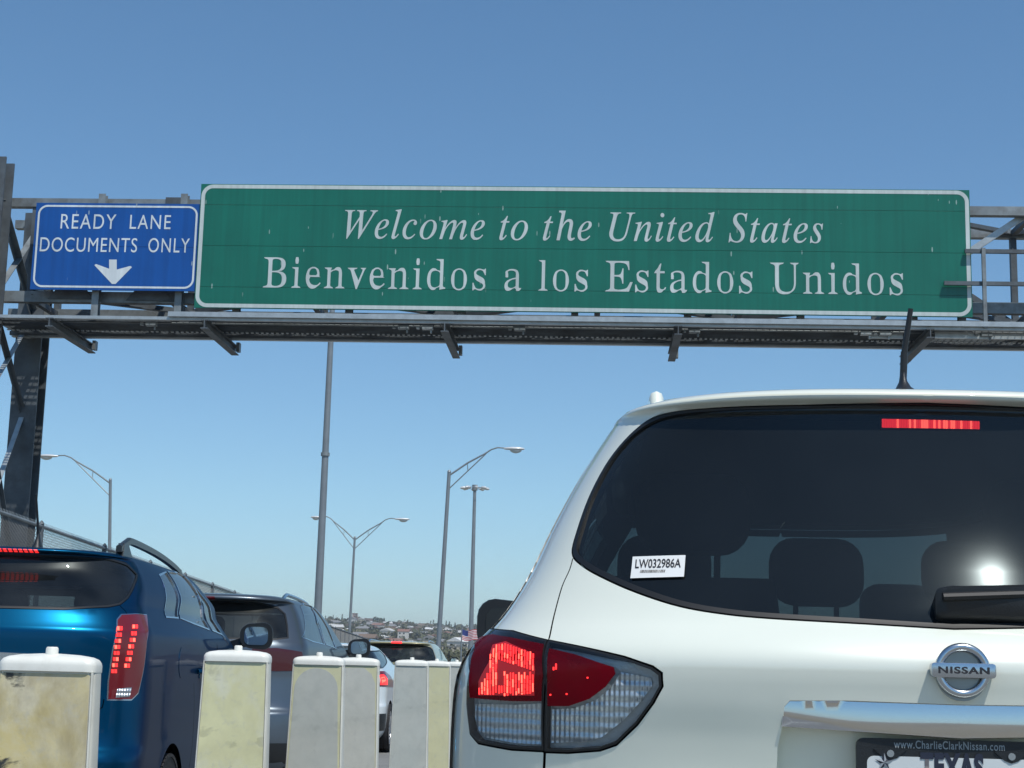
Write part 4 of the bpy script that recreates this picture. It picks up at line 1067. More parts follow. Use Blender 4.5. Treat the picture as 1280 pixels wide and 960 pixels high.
def split_letters(o, root, mi):
    me = o.data; bm = bmesh.new(); bm.from_mesh(me); bmesh.ops.remove_doubles(bm, verts=bm.verts, dist=1e-5); bm.verts.ensure_lookup_table()
    seen = {}; comps = []
    for v in bm.verts:
        if v.index in seen: continue
        st = [v]; seen[v.index] = len(comps); c = []
        while st:
            a = st.pop(); c.append(a)
            for e in a.link_edges:
                b = e.other_vert(a)
                if b.index not in seen: seen[b.index] = len(comps); st.append(b)
        comps.append(c)
    H0 = min(v.co.z for v in bm.verts); H1 = max(v.co.z for v in bm.verts); hh = H1-H0
    info = [(min(v.co.z for v in c), max(v.co.z for v in c), sum(v.co.x for v in c)/len(c)) for c in comps]
    big = [i for i, (a, b, x) in enumerate(info) if b-a > .35*hh]
    owner = {}
    for i, (a, b, x) in enumerate(info):
        if i in big: owner[i] = i
        elif a > H0+.45*hh: owner[i] = min(big, key=lambda j: abs(info[j][2]-x+(.06*hh if False else 0)))
        else: owner[i] = None
    for j in big:
        idx = {}; vs = []; fs = []
        for f in bm.faces:
            if owner[seen[f.verts[0].index]] != j: continue
            for v in f.verts:
                if v.index not in idx: idx[v.index] = len(vs); vs.append(tuple(v.co))
            q = [idx[v.index] for v in f.verts]
            if f.normal.y > 0: q = q[::-1]
            fs.append(q)
        if not fs: continue
        m2 = bpy.data.meshes.new('letter'); m2.from_pydata(vs, [], fs); link('letter', m2, root, [mi])
    bm.free(); bpy.data.objects.remove(o)
def sign(name, label, corners, Y, col, border_w, inset, radius, rows, lines, arrow=None, ink=(.55, .62, .60)):
    (ax_, az0), (bx, az1) = corners
    w, h = bx-ax_, az1-az0
    root = tag(empty(name, ((ax_+bx)/2, Y, az0)), label, 'sign')
    mt = sheeting(name+'_sheeting', col); O = Vector(root.location)
    mi = sheeting(name+'_legend', ink, (.35, .42, .40), .25)
    for i in range(len(rows)-1):
        m = MB(); z0, z1 = rows[i]*h, rows[i+1]*h; m.box((0, .012, (z0+z1)/2), (w, .024, z1-z0-.004)); m.build('panel', mt, root, bevel=.001, seg=1)
    m = MB(); m.box((0, .05, .06), (w-.1, .05, .05)); m.box((0, .05, h-.08), (w-.1, .05, .05)); m.box((0, .05, h/2), (w-.1, .05, .05)); m.build('stiffener', M['alu'], root)
    # border
    o = rrect(w-2*inset, h-2*inset, radius, 10, 0, h/2); i_ = rrect(w-2*inset-2*border_w, h-2*inset-2*border_w, radius-border_w, 10, 0, h/2)
    m = MB(); n = len(o); vs = [(a, -.003, b) for a, b in o]+[(a, -.003, b) for a, b in i_]+[(a, -.0002, b) for a, b in o]
    m.add(vs, [(j, (j+1) % n, n+(j+1) % n, n+j) for j in range(n)]+[(j, (j+1) % n, 2*n+(j+1) % n, 2*n+j) for j in range(n)]); m.build('border', mi, root)
    for (txt, p, tw, th, kw) in lines:
        split_letters(text_mesh('lettering', txt, tw, th, mi, root, (p.x-O.x, -.003, p.z-O.z), **kw), root, mi)
    if arrow:
        m = MB(); m.add([(x-O.x, -.003, z-O.z) for x, z in arrow], [list(range(len(arrow)))]); 
        a = m.build('arrow', mi, root)
        bm = bmesh.new(); bm.from_mesh(a.data); bmesh.ops.triangulate(bm, faces=bm.faces, ngon_method='EAR_CLIP'); bm.to_mesh(a.data); bm.free()
    return root
def ital(t):
    o = ''
    for c in t:
        if c == 'h': o += '\u210e'
        elif c.isupper(): o += chr(0x1D434+ord(c)-65)
        elif c.islower(): o += chr(0x1D44E+ord(c)-97)
        else: o += c
    return o
def serif(t):
    return ''.join(chr(0x1D400+ord(c)-65) if c.isupper() else chr(0x1D41A+ord(c)-97) if c.islower() else c for c in t)
tl, tr, bl, br = unp(248, 231, GY), unp(1212.5, 236, GY), unp(246, 387.5, GY), unp(1215, 394, GY)
gx0, gx1 = (tl.x+bl.x)/2, (tr.x+br.x)/2; gz0, gz1 = (bl.z+br.z)/2, (tl.z+tr.z)/2
def line(txt, pl, pr, ptop, Y, **kw):
    a, b = unp(*pl, Y), unp(*pr, Y); z = (a.z+b.z)/2; t = unp(*ptop, Y).z; a.z = z
    return (txt, a, b.x-a.x, t-z, kw)
sign('overhead_sign', 'wide green welcome sign with white serif lettering on the gantry', ((gx0, gz0), (gx1, gz1)), GY, (.004, .145, .095), .055, .012, .17, (0, .17, .5, .83, 1.0),
     [line(ital('Welcome to the United States'), (430, 299), (1029, 304), (440, 261), GY, off=.002, spacing=1.10),
      line(serif('Bienvenidos a los Estados Unidos'), (328, 361), (1129, 369), (335, 321), GY, off=0.0, spacing=1.04, thin=.034)])
BY = GY+.03
c0, c1, c2 = unp(41, 362, BY), unp(246, 254, BY), unp(42, 254, BY); c3 = unp(244, 364, BY)
ar = [(146, 324.5), (146, 337), (163, 332.5), (165, 334), (144.5, 355), (140, 355), (118, 331.5), (120, 330), (136.5, 336), (136.5, 324.5)]
bxl = (c0.x+c2.x)/2
sign('overhead_sign', 'blue ready lane sign with white capitals and down arrow, left end of gantry', ((bxl, (c0.z+c3.z)/2), (c1.x+.06, (c1.z+c2.z)/2)), BY, (.003, .078, .33), .028, .035, .14, (0, .5, 1.0),
     [line('READY', (75.5, 286), (144.5, 286), (75.5, 267.5), BY, off=0.0, spacing=1.15), line('LANE', (162, 286), (213, 286.5), (162, 268.5), BY, off=0.0, spacing=1.15),
      line('DOCUMENTS', (49.5, 314.5), (171, 315.5), (49.5, 296.5), BY, off=0.0, spacing=1.1), line('ONLY', (185, 315.5), (236.5, 316), (185, 297.5), BY, off=0.0, spacing=1.15)],
     arrow=[(unp(x, y, BY).x, unp(x, y, BY).z) for x, y in ar], ink=(.66, .72, .74))
# ------------------------------------------------------------------ white delineators along the lane edge
def sheet_mat(name, col, col2, amt, spots, sc=3.2, th=.5):
    m = mat(name, col, .45, var=.08, vscale=9); nt = m.node_tree; N = nt.nodes; L = nt.links; b = N['Principled BSDF']; src = b.inputs['Base Color'].links[0].from_socket
    tc = N.new('ShaderNodeTexCoord')
    def layer(src, colr, scale, lo, hi, a, st=(1, 1, 1)):
        mp = N.new('ShaderNodeMapping'); mp.inputs['Scale'].default_value = st; L.new(tc.outputs['Object'], mp.inputs[0])
        n = N.new('ShaderNodeTexNoise'); n.inputs['Scale'].default_value = scale; n.inputs['Detail'].default_value = 9; n.inputs['Roughness'].default_value = .62; n.inputs['Distortion'].default_value = .4; L.new(mp.outputs[0], n.inputs['Vector'])
        r = N.new('ShaderNodeMapRange'); r.inputs[1].default_value = lo; r.inputs[2].default_value = hi; r.inputs[4].default_value = a; L.new(n.outputs[0], r.inputs[0])
        x = N.new('ShaderNodeMix'); x.data_type = 'RGBA'; L.new(r.outputs[0], x.inputs[0]); L.new(src, x.inputs[6]); x.inputs[7].default_value = (*colr, 1); return x.outputs[2]
    o = layer(src, col2, sc, th-.04, th+.10, amt)
    o = layer(o, (.27, .21, .11), 5.0, .46, .66, spots*.75, (1, 1, .6))
    o = layer(o, (.04, .04, .035), 7.5, .60, .65, spots, (1, 1, .9))
    o = layer(o, (.42, .43, .42), 30, .55, .75, .35)
    L.new(o, b.inputs['Base Color']); return m
M['post_white'] = mat('delineator_plastic', (.72, .71, .62), .45, var=.08, vscale=6, dirt=(.45, .43, .36), dirt_amt=.5, dscale=5)
M['cap_white'] = mat('delineator_cap', (.77, .77, .70), .4, var=.05, vscale=8, dirt=(.5, .45, .36), dirt_amt=.35, dscale=9)
SH = {'beige': sheet_mat('sheeting_beige', (.62, .52, .25), (.68, .64, .50), .7, 1.0), 'yellow': sheet_mat('sheeting_yellow', (.70, .68, .40), (.74, .74, .62), .8, .22, th=.56),
      'grey': sheet_mat('sheeting_grey', (.47, .49, .44), (.55, .56, .50), .7, .12), 'pale': sheet_mat('sheeting_pale', (.53, .54, .48), (.61, .61, .54), .7, .1),
      'lemon': sheet_mat('sheeting_lemon', (.64, .62, .38), (.62, .62, .42), .5, .1)}
DX = -1.58
def delineator(px, face, label, arch_=None, tilt=0.0, w=.28, H=1.2, corner=None, rz=0.0):
    Y = (0-DX)*FOC/(750-px)*1.0
    root = tag(empty('delineator', (unp(px, 830, Y).x, Y, 0), rz), label, 'delineator', 'white delineators along the lane edge')
    root.rotation_euler = (0, tilt, rz)
    wt, wb, d = w, w+.05, .085
    m = MB(); rs = []
    for z in np.linspace(.05, H-.04, 12):
        f = (H-z)/H; rs.append([(a, b, z) for a, b in rrect(wt+(wb-wt)*f, d+.05*f, .024, 4)])
    m.rings(rs); body = m.build('body', M['post_white'], root, 50)
    # raised side flanges
    m = MB()
    for s_ in (-1, 1):
        pts = []
        for z in np.linspace(.06, H-.04, 10):
            f = (H-z)/H; pts.append((s_*((wt+(wb-wt)*f)/2-.006), -(d+.05*f)/2+.002, z))
        m.tube(pts, .0042, 6)
    m.build('flange', M['post_white'], root, 60)
    # domed cap with overhanging lip
    m = MB(); rs = []
    for dz, sc, sx in ((-.044, .97, 1.0), (-.042, 1.04, 1.012), (-.024, 1.04, 1.012), (-.016, 1.0, 1.0), (-.007, .88, .955), (-.001, .6, .85), (.003, .3, .6), (.005, .06, .2)):
        rs.append([(a*1.0, b, H+dz+.004*(1-(a/(wt/2))**2)) for a, b in rrect(wt*sx, (d+.016)*sc, min(.03, d*sc*.35), 5)])
    m.rings(rs); m.build('cap', M['cap_white'], root, 40)
    m = MB(); m.tube([(0, 0, H-.005), (0, 0, H+.024), (0, 0, H+.028)], [.0185, .0175, .014], 16); m.build('knob', M['cap_white'], root, 50)
    # reflective sheeting on the face
    def face_sheet(name, outline, mt, off):
        vs = [(a, -(d+.05*(H-z)/H)/2-off, z) for a, z in outline]; k = len(outline)
        bm_ = MB(); bm_.add(vs+[(a, y+.0012, z) for a, y, z in vs], [list(range(k))[::-1]]+[(j, (j+1) % k, k+(j+1) % k, k+j) for j in range(k)])
        o = bm_.build(name, mt, root); b = bmesh.new(); b.from_mesh(o.data); bmesh.ops.triangulate(b, faces=b.faces, ngon_method='EAR_CLIP'); b.to_mesh(o.data); b.free(); return o
    z1 = H-.047; hw = wt/2-.011
    hb = wb/2-.011
    f = face_sheet('sheeting', [(-hb, .12)]+[(-hw-.0, z1-.004), (-hw+.008, z1), (hw-.008, z1), (hw, z1-.004)]+[(hb, .12)], SH[face], .0015)
    if arch_:
        ax0, ax1, at = arch_
        pts = [(-hb, .12)]+[(ax0+(ax1-ax0)*(.5-.5*math.cos(q)), z1-at+(at-.012)*math.sin(q)) for q in np.linspace(0, math.pi, 18)]+[(hb, .12)]
        o = face_sheet('sheeting_overlay', pts, SH['grey'], .0035)
    if corner:
        k1, k2 = corner
        face_sheet('sheeting_overlay', [(-hb, .12), (-hw, z1-.02), (-hw+.02, z1-.012), (hw-k1*.9, z1-.010), (hw-k1*.35, z1-k2*.45), (hw-.004, z1-k2), (hb, .12)], SH['pale'], .0035)
    # rubber foot
    m = MB(); m.rings([[(a*s1, b*s1, z) for a, b in rrect(.46, .40, .08, 4)] for z, s1 in ((0.006, 1), (.035, 1), (.055, .86), (.075, .8))]); m.build('foot', M['rubber'], root, 40)
    return root
delineator(64, 'beige', 'nearest delineator, large white panel with stained beige sheeting and black scuffs, far left', H=1.174)
delineator(297, 'yellow', 'second nearest delineator, pale yellow face, before the blue SUV front wheel', w=.285, H=1.21)
delineator(399, 'lemon', 'third delineator from the left, grey arched face with a yellow corner', arch_=(-.125, .118, .13), w=.285)
delineator(448, 'lemon', 'delineator with pale grey face and yellow top corner, before the small white car', corner=(.09, .11), w=.275)
delineator(515, 'grey', 'grey faced delineator right of the small white car, left of the yellow one', w=.28)
delineator(546, 'lemon', 'narrow yellow faced delineator between two grey ones', w=.27)
delineator(571, 'grey', 'grey faced delineator just left of the white SUV tail light', w=.27)
delineator(590, 'pale', 'farthest delineator, mostly hidden behind the white SUV tail light', w=.27)

# ------------------------------------------------------------------ road, ground, hills
M['road'] = mat('road_concrete', (.20, .20, .19), .85, var=.15, vscale=.8, dirt=(.09, .09, .09), dirt_amt=.6, dscale=1.2, bump=.4, bscale=60)
m = MB(); m.box((-2, 130, -.06), (26, 340, .12)); tag(m.build('road', M['road']), kind='structure')
m = MB(); paint = mat('road_paint', (.6, .6, .56), .7, var=.2, vscale=8)
for x in (-1.9, -5.9): m.box((x, 130, .003), (.12, 330, .006))
tag(m.build('lane_line', paint), kind='structure')

def hillz(x, y):
    r = np.hypot(x, y); az = np.degrees(np.arctan2(x, y)); azs = (az+180) % 360-180
    front = np.interp(azs, [-60, -16, -9.2, -6, -1, 8, 40], [44, 40, 33.5, 30.5, 27, 22, 26])
    back = 34+26*np.sin(np.radians(azs*2.3+40))*np.sin(np.radians(azs*5+10))
    w = np.clip((np.abs(azs)-50)/40, 0, 1); Hh = front*(1-w)+np.maximum(back, 8)*w
    s = np.clip((r-380)/1150, 0, 1); s = s*s*(3-2*s)*.55+s*.45
    n = (np.sin(x*.013+1.3)*np.cos(y*.011)+.6*np.sin(x*.031+y*.027)+.35*np.sin(x*.07-y*.05))*1.3*np.clip((r-380)/500, 0, 1)
    return -.3+(Hh+2)*s+n*np.where(s > .97, .45, 1)
nr, na_ = 110, 400
rr = np.concatenate([[0, 12, 60, 150, 260, 330], np.geomspace(380, 1700, nr), [2200, 3000, 4000]])
vs, fs = [], []
for i, r_ in enumerate(rr):
    a = np.linspace(0, 2*math.pi, na_, endpoint=False); x = r_*np.sin(a); y = r_*np.cos(a)
    z = hillz(x, y) if r_ > 0 else np.full(na_, -.3)
    if r_ > 1600: z = hillz(x/r_*1600, y/r_*1600)-(r_-1600)*.004
    vs += np.stack([x, y, z], 1).tolist()
    if i: fs += [((i-1)*na_+j, (i-1)*na_+(j+1) % na_, i*na_+(j+1) % na_, i*na_+j) for j in range(na_)]
me = bpy.data.meshes.new('ground'); me.from_pydata(vs, [], fs); me.polygons.foreach_set('use_smooth', [True]*len(fs))
M['earth'] = mat('dry_earth', (.27, .225, .155), .95, var=.3, vscale=.02, dirt=(.10, .11, .06), dirt_amt=.9, dscale=.05)
g = link('ground', me, None, [M['earth']]); tag(g, kind='structure')

# concrete kerb wall under the fence
FA = unp(0, 640, 19.5); FB = unp(460, 800, 123.0); zf = FA.z
fd = Vector((FB.x-FA.x, FB.y-FA.y, 0)); fl = fd.length; fd.normalize()
F0 = Vector((FA.x, FA.y, 0))-fd*8; flen = fl+8
def fence_pt(s, z): p = F0+fd*s; return Vector((p.x, p.y, z))
m = MB(); rs = []
for s_ in (0, flen):
    nrm = Vector((fd.y, -fd.x, 0)); rs.append([tuple(fence_pt(s_, z)+nrm*o) for o, z in ((-.15, 0), (.22, 0), (.20, .2), (.10, .35), (.07, .82), (-.15, .82))])
m.rings(rs); tag(m.build('parapet_wall', M['concrete'], None), 'low concrete parapet wall under the chain link fence, left edge of the bridge', 'wall')
root = tag(empty('chain_link_fence', fence_pt(8, .82)), 'galvanised chain link fence along the left side of the bridge', 'fence')
O = Vector(root.location); ft = zf
m = MB(); m.tube([fence_pt(0, ft)-O, fence_pt(flen, ft)-O], .024, 8); m.build('top_rail', M['steel'], root, 40)
zprev = .82; posts = 0
s_ = 1.7; pm = None
while s_ < flen:
    if pm is None:
        q = MB(); q.tube([(0, 0, 0), (0, 0, ft-.82+.04)], .038, 8); q.tube([(0, 0, ft-.82+.03), (0, 0, ft-.82+.08)], [.045, .01], 8); pm = q.build('post', M['steel_dark'], root, 40)
        o = pm
    else: o = copy_tree(pm, root)
    o.location = fence_pt(s_, .82)-O; s_ += 4.2
q = MB(); hh = ft-.82; d = .062
def wires(s0, s1, d, th):
    s = s0-hh
    while s < s1:
        for dr in (1, -1):
            a, b = (s, s+hh) if dr == 1 else (s+hh, s)                 # bottom, top
            ta, tb = 0.0, 1.0
            def at(t): return a+(b-a)*t
            lo = [t for t in (0.0, 1.0)]
            if dr == 1: t0 = max(0, (s0-a)/hh); t1 = min(1, (s1-a)/hh)
            else: t0 = max(0, (a-s1)/hh); t1 = min(1, (a-s0)/hh)
            if t1 <= t0: continue
            p0 = fence_pt(at(t0), .84+hh*t0-.02)-O; p1 = fence_pt(at(t1), .84+hh*t1-.02)-O; off = Vector((fd.y, -fd.x, 0))*(.004*dr)
            e = Vector((0, 0, th)); w = fd*th
            q.add([p0+off-w, p0+off+w, p1+off+w, p1+off-w], [(0, 1, 2, 3)])
            q.add([p0+off-w*.5+Vector((fd.y, -fd.x, 0))*th, p0+off-w*.5-Vector((fd.y, -fd.x, 0))*th, p1+off-w*.5-Vector((fd.y, -fd.x, 0))*th, p1+off-w*.5+Vector((fd.y, -fd.x, 0))*th], [(0, 1, 2, 3)])
        s += d
wires(0, 40, .07, .0026); wires(40, flen, .14, .003)
o = q.build('mesh', mat('fence_wire', (.16, .17, .17), .6), root); tag(o, kind='stuff')
q = MB(); s_ = 0
while s_ < 60: q.bar(fence_pt(s_, ft-.03)-O, fence_pt(s_+.02, ft+.055)-O, .005, .005); s_ += .07
tag(q.build('wire_barbs', M['steel'], root), kind='stuff')

# ------------------------------------------------------------------ street lamps and masts
M['lamp_grey'] = mat('painted_pole', (.22, .25, .27), .5, metal=.3, var=.1, vscale=2)
M['lamp_head'] = mat('luminaire', (.62, .64, .64), .4, metal=.2)
def street_lamp(base, top, Y, arms, label, r0=.13, r1=.09, group='street lamps along the bridge'):
    """arms: [(px, py of lamp head centre)]"""
    t = unp(*top, Y); b = unp(*base, Y); k = (t.z-0)/(t.z-b.z) if t.z > b.z else 1
    root = tag(empty('street_lamp', (t.x+(b.x-t.x)*k, Y, 0)), label, 'street lamp', group); O = Vector(root.location)
    m = MB(); m.tube([Vector((0, 0, 0)), t-O], [r0, r1], 12); m.tube([t-O, t-O+Vector((0, 0, .12))], [r1*1.2, r1*.5], 10); m.tube([(0, 0, 0), (0, 0, .3)], r0*1.7, 8); m.build('pole', M['lamp_grey'], root, 40)
    for (hx, hy) in arms:
        h = unp(hx, hy, Y)-O; T = t-O; dx = h.x-T.x; rise = h.z-T.z; s = 1 if dx > 0 else -1
        knee = Vector((T.x+dx*.56, 0, T.z+rise*.80))
        up = [T+Vector((0, 0, -.2)), T+Vector((dx*.28, 0, rise*.42-.05)), knee, Vector((T.x+dx*.64, 0, T.z+rise*.95)), Vector((T.x+dx*.74, 0, T.z+rise*1.04)), Vector((T.x+dx*.88, 0, h.z+.03))]
        m = MB(); m.tube(up, [.05, .05, .045, .04, .04, .035], 8)
        m.tube([T+Vector((0, 0, -.95)), knee+Vector((0, 0, -.04))], .035, 6)
        mid = T+Vector((dx*.28, 0, rise*.42-.05)); m.tube([mid, mid+Vector((s*.02, 0, -.42))], .022, 6); m.build('arm', M['lamp_grey'], root, 40)
        m = MB(); L_ = abs(dx)*.15
        rs = []
        for u, wy, zt_, zb in ((-1.1, .05, .04, -.03), (-.9, .12, .07, -.06), (-.3, .18, .11, -.09), (.3, .19, .11, -.09), (.8, .14, .08, -.07), (1.05, .05, .03, -.03)):
            x = h.x+s*u*L_; rs.append([(x, wy*math.cos(q), h.z+(zt_ if math.sin(q) > 0 else -zb)*math.sin(q)) for q in np.linspace(0, 2*math.pi, 13)[:-1]])
        m.rings(rs); o = m.build('luminaire', M['lamp_head'], root, 50)
        m = MB(); rs = [[(h.x+s*L_*.15+L_*.62*k_*math.cos(q), .15*k_*math.sin(q), h.z-z_) for q in np.linspace(0, 2*math.pi, 13)[:-1]] for z_, k_ in ((.06, 1), (.15, .9), (.22, .55), (.25, .15))]
        m.rings(rs); m.build('lens_bowl', mat('bowl', (.5, .55, .55), .3) if 'bowl' not in M else M['bowl'], o, 50)
    return root
street_lamp((548.5, 800), (561.5, 590), 88, [(643, 561)], 'street lamp with a single arm reaching right, tall grey pole', .14, .10)
street_lamp((438, 770), (443.5, 672), 132, [(396, 646.5), (503, 649)], 'street lamp with two arms in a Y shape')
street_lamp((137, 690), (138, 600), 97, [(60, 570)], 'street lamp with a single arm reaching left, behind the blue SUV roof rail')
# thick pole passing behind the sign
t, b = unp(416, 372, 55), unp(397.5, 760, 55); k = t.z/(t.z-b.z)
root = tag(empty('light_pole', (t.x+(b.x-t.x)*k, 55, 0)), 'thick bare tapered grey pole rising behind the green sign', 'pole'); O = Vector(root.location)
m = MB(); m.tube([(0, 0, 0), t-O], [.15, .095], 16); m.build('pole', M['lamp_grey'], root, 40)
z1 = (unp(403, 570, 55)-O).z; p = (t-O)*(z1/(t-O).z)
m = MB(); m.tube([p, p+Vector((0, 0, .12))], .155, 14); m.build('collar', M['steel'], root, 40)
m = MB(); m.box((0, 0, .2), (.7, .7, .4)); m.build('base', M['concrete'], root)
m = MB(); m.tube([t-O, t-O+Vector((0, 0, .25))], [.15, .02], 12); m.build('pole_cap', M['steel'], root, 40)
# high mast with a ring of floodlights
Y = 205; t, b = unp(593.5, 611, Y), unp(588.5, 800, Y); k = t.z/(t.z-b.z)
root = tag(empty('high_mast_light', (t.x+(b.x-t.x)*k, Y, 0)), 'distant high mast with a ring of floodlights on top', 'light mast'); O = Vector(root.location)
m = MB(); m.tube([(0, 0, 0), t-O], [.33, .2], 12); m.build('pole', M['lamp_grey'], root, 40)
T = t-O; m = MB(); m.tube([T+Vector((0, 0, -.2)), T+Vector((0, 0, .5))], .35, 12)
pts = [T+Vector((1.1*math.cos(q), 1.1*math.sin(q), .1)) for q in np.linspace(0, 2*math.pi, 25)]; m.tube(pts, .05, 6)
m.build('lamp_ring', M['lamp_grey'], root, 40)
fp = None
for kk in range(8):
    q = kk*math.pi/4+.2
    if fp is None:
        m = MB(); m.rings([[(x, .22*s1*math.cos(w), .17*s1*math.sin(w)) for w in np.linspace(0, 2*math.pi, 9)[:-1]] for x, s1 in ((-.1, .6), (.05, 1), (.55, 1.1), (.75, .5))]); m.bar((-.5, 0, 0), (0, 0, 0), .06, .06); fp = m.build('floodlight', M['lamp_head'], root, 50); o = fp
    else: o = copy_tree(fp, root)
    o.location = T+Vector((1.15*math.cos(q), 1.15*math.sin(q), .12)); o.rotation_euler = (0, .12, q)
# flag pole
Y = 150; b, t = unp(576.5, 812, Y), unp(576.5, 783, Y)
root = tag(empty('flag_pole', (b.x, Y, 0)), 'small flagpole flying a striped flag beside the white SUV mirror', 'flagpole'); O = Vector(root.location)
m = MB(); m.tube([(0, 0, 0), (0, 0, t.z)], .06, 8); m.tube([(0, 0, t.z), (0, 0, t.z+.15)], .1, 8); m.build('pole', M['lamp_grey'], root, 40)
fm = [mat('flag_red', (.50, .05, .06), .8), mat('flag_white', (.7, .7, .7), .8), mat('flag_blue', (.03, .05, .2), .8)]
m = MB(); fw, fh = 1.55, .95; nx = 16
def fpt(u, w): return (.05+u*fw*.95, .12*math.sin(u*7)+.05*math.sin(u*13+w*2), t.z-.25-w*fh-.16*math.sin(u*3.0)*u-.10*math.sin(u*6))
for i in range(13):
    for j in range(nx):
        u0, u1, w0, w1 = j/nx, (j+1)/nx, i/13, (i+1)/13
        m.mat(2 if (i < 7 and u1 <= .42) else (0 if i % 2 == 0 else 1)).add([fpt(u0, w1), fpt(u1, w1), fpt(u1, w0), fpt(u0, w0)], [(0, 1, 2, 3)])
m.build('flag', fm, root)

# ------------------------------------------------------------------ hillside town
random.seed(21)
wallm = [mat('house_wall_'+n, c, .85, var=.1, vscale=.6) for n, c in (('white', (.55, .54, .50)), ('cream', (.46, .41, .31)), ('grey', (.30, .30, .29)), ('pink', (.38, .27, .23)), ('tan', (.34, .28, .20)), ('ochre', (.40, .32, .18)))]
roofm = [mat('house_roof_'+n, c, .85, var=.15, vscale=1) for n, c in (('pale', (.50, .50, .48)), ('brown', (.17, .12, .09)), ('tile', (.24, .13, .10)), ('grey', (.22, .22, .22)), ('white', (.66, .66, .64)))]
winm = mat('house_window', (.03, .035, .04), .2)
wn_ = ['white', 'cream', 'grey', 'pink', 'tan', 'ochre']; rn_ = ['pale', 'brown', 'tiled red', 'grey', 'white']
protos = {}
def house_mesh(wi, ri, form):
    key = (wi, ri, form)
    if key in protos: return protos[key]
    w, d, h = {0: (11, 9, 3.2), 1: (15, 9, 3.4), 2: (9, 8, 6.0), 3: (22, 12, 5.5)}[form]
    m = MB(); m.mat(0).box((0, 0, h/2-1), (w, d, h+2))
    if form in (0, 2):                                     # gable
        m.mat(1).add([(-w/2-.4, -d/2-.4, h), (w/2+.4, -d/2-.4, h), (w/2+.4, d/2+.4, h), (-w/2-.4, d/2+.4, h), (-w/2-.4, 0, h+2.1), (w/2+.4, 0, h+2.1)], [(0, 1, 5, 4), (2, 3, 4, 5), (0, 4, 3), (1, 2, 5), (0, 3, 2, 1)])
    else:                                                  # hipped or flat with parapet
        if form == 1: m.mat(1).add([(-w/2-.4, -d/2-.4, h), (w/2+.4, -d/2-.4, h), (w/2+.4, d/2+.4, h), (-w/2-.4, d/2+.4, h), (-w/2+4, 0, h+1.8), (w/2-4, 0, h+1.8)], [(0, 1, 5, 4), (2, 3, 4, 5), (0, 4, 3), (1, 2, 5), (0, 3, 2, 1)])
        else: m.mat(1).box((0, 0, h+.15), (w+.3, d+.3, .3)); m.box((w*.2, 0, h+.8), (3, 2, 1.2))
    for fl_ in range(2 if form in (2, 3) else 1):
        for k in range(int(w/3.2)):
            x = -w/2+1.8+k*3.2; z = 1.7+fl_*2.8
            m.mat(2).box((x, -d/2-.02, z), (1.3, .08, 1.2)); m.box((x, d/2+.02, z), (1.3, .08, 1.2))
    m.mat(2).box((w*.08, -d/2-.02, 1.05), (1.0, .09, 2.1))
    o = m.build('house', [wallm[wi], roofm[ri], winm]); protos[key] = o.data; bpy.data.objects.remove(o); return protos[key]
def where(P):
    q = project(np.array(P)); X = float(q[0]); d = math.hypot(P[0], P[1])
    a = 'behind the pole row' if False else ('left of the thick pole' if X < 397 else 'left of Y lamp' if X < 438 else 'right of Y lamp' if X < 490 else 'left of tall lamp' if X < 549 else 'between tall lamp and mast' if X < 589 else 'right of the mast' if X < 620 else 'behind the white SUV')
    return ('near hilltop' if d > 1250 else 'high slope' if d > 1050 else 'mid slope' if d > 800 else 'hill foot')+', '+a
placed = []; nh = 0; desc = {0: 'small gabled', 1: 'long low hipped', 2: 'two storey gabled', 3: 'large flat roofed'}
tries = 0
while nh < 285 and tries < 6000:
    tries += 1
    pxx = random.uniform(330, 700) if random.random() < .85 else random.uniform(250, 800)
    r_ = math.sqrt(random.uniform(560**2, 1520**2)); az = math.radians((pxx-750)/2000*57.3*1.0)
    x, y = r_*math.sin(az), r_*math.cos(az)
    if any((x-a)**2+(y-b)**2 < 13**2 for a, b in placed): continue
    placed.append((x, y)); z = float(hillz(np.array(x), np.array(y)))
    wi = random.choice((0, 0, 0, 1, 1, 2, 3, 4, 5)); ri = random.choice((0, 0, 1, 1, 2, 3, 3, 4)); fo = random.choice((0, 0, 1, 1, 2, 3))
    o = bpy.data.objects.new('house', house_mesh(wi, ri, fo)); COL.objects.link(o); o.location = (x, y, z); o.rotation_euler = (0, 0, random.choice((0, .3, -.25, 1.57, 1.3))+random.uniform(-.1, .1)); sc_ = random.uniform(.48, .78); o.scale = (sc_,)*3
    tag(o, '%s %s house, %s roof, %s' % (desc[fo], wn_[wi], rn_[ri], where(Vector((x, y, z)))), 'house', 'houses on the far hillside'); nh += 1
# the reddish tower building on the skyline
p = unp(456, 776, 1480); zz = float(hillz(np.array(p.x), np.array(p.y)))
m = MB(); m.mat(0).box((0, 0, 4), (26, 12, 12)); m.mat(1).box((0, 0, 10.2), (27, 13, .6)); m.mat(0).box((-15, 0, 6), (7, 7, 22)); m.mat(1).box((-15, 0, 17.3), (8, 8, .8))
m.mat(2)
for k in range(7): m.box((-10+k*3.4, -6.03, 6.5), (1.4, .1, 1.6)); m.box((-10+k*3.4, -6.03, 3), (1.4, .1, 1.6))
m.box((-15, -3.55, 13), (1.5, .1, 2)); m.v = [(a*.62, b*.62, c*.62) for a, b, c in m.v]
o = m.build('building', [wallm[3], roofm[2], winm]); o.location = (p.x, p.y, zz); tag(o, 'reddish building with a square tower on the hill skyline', 'building')

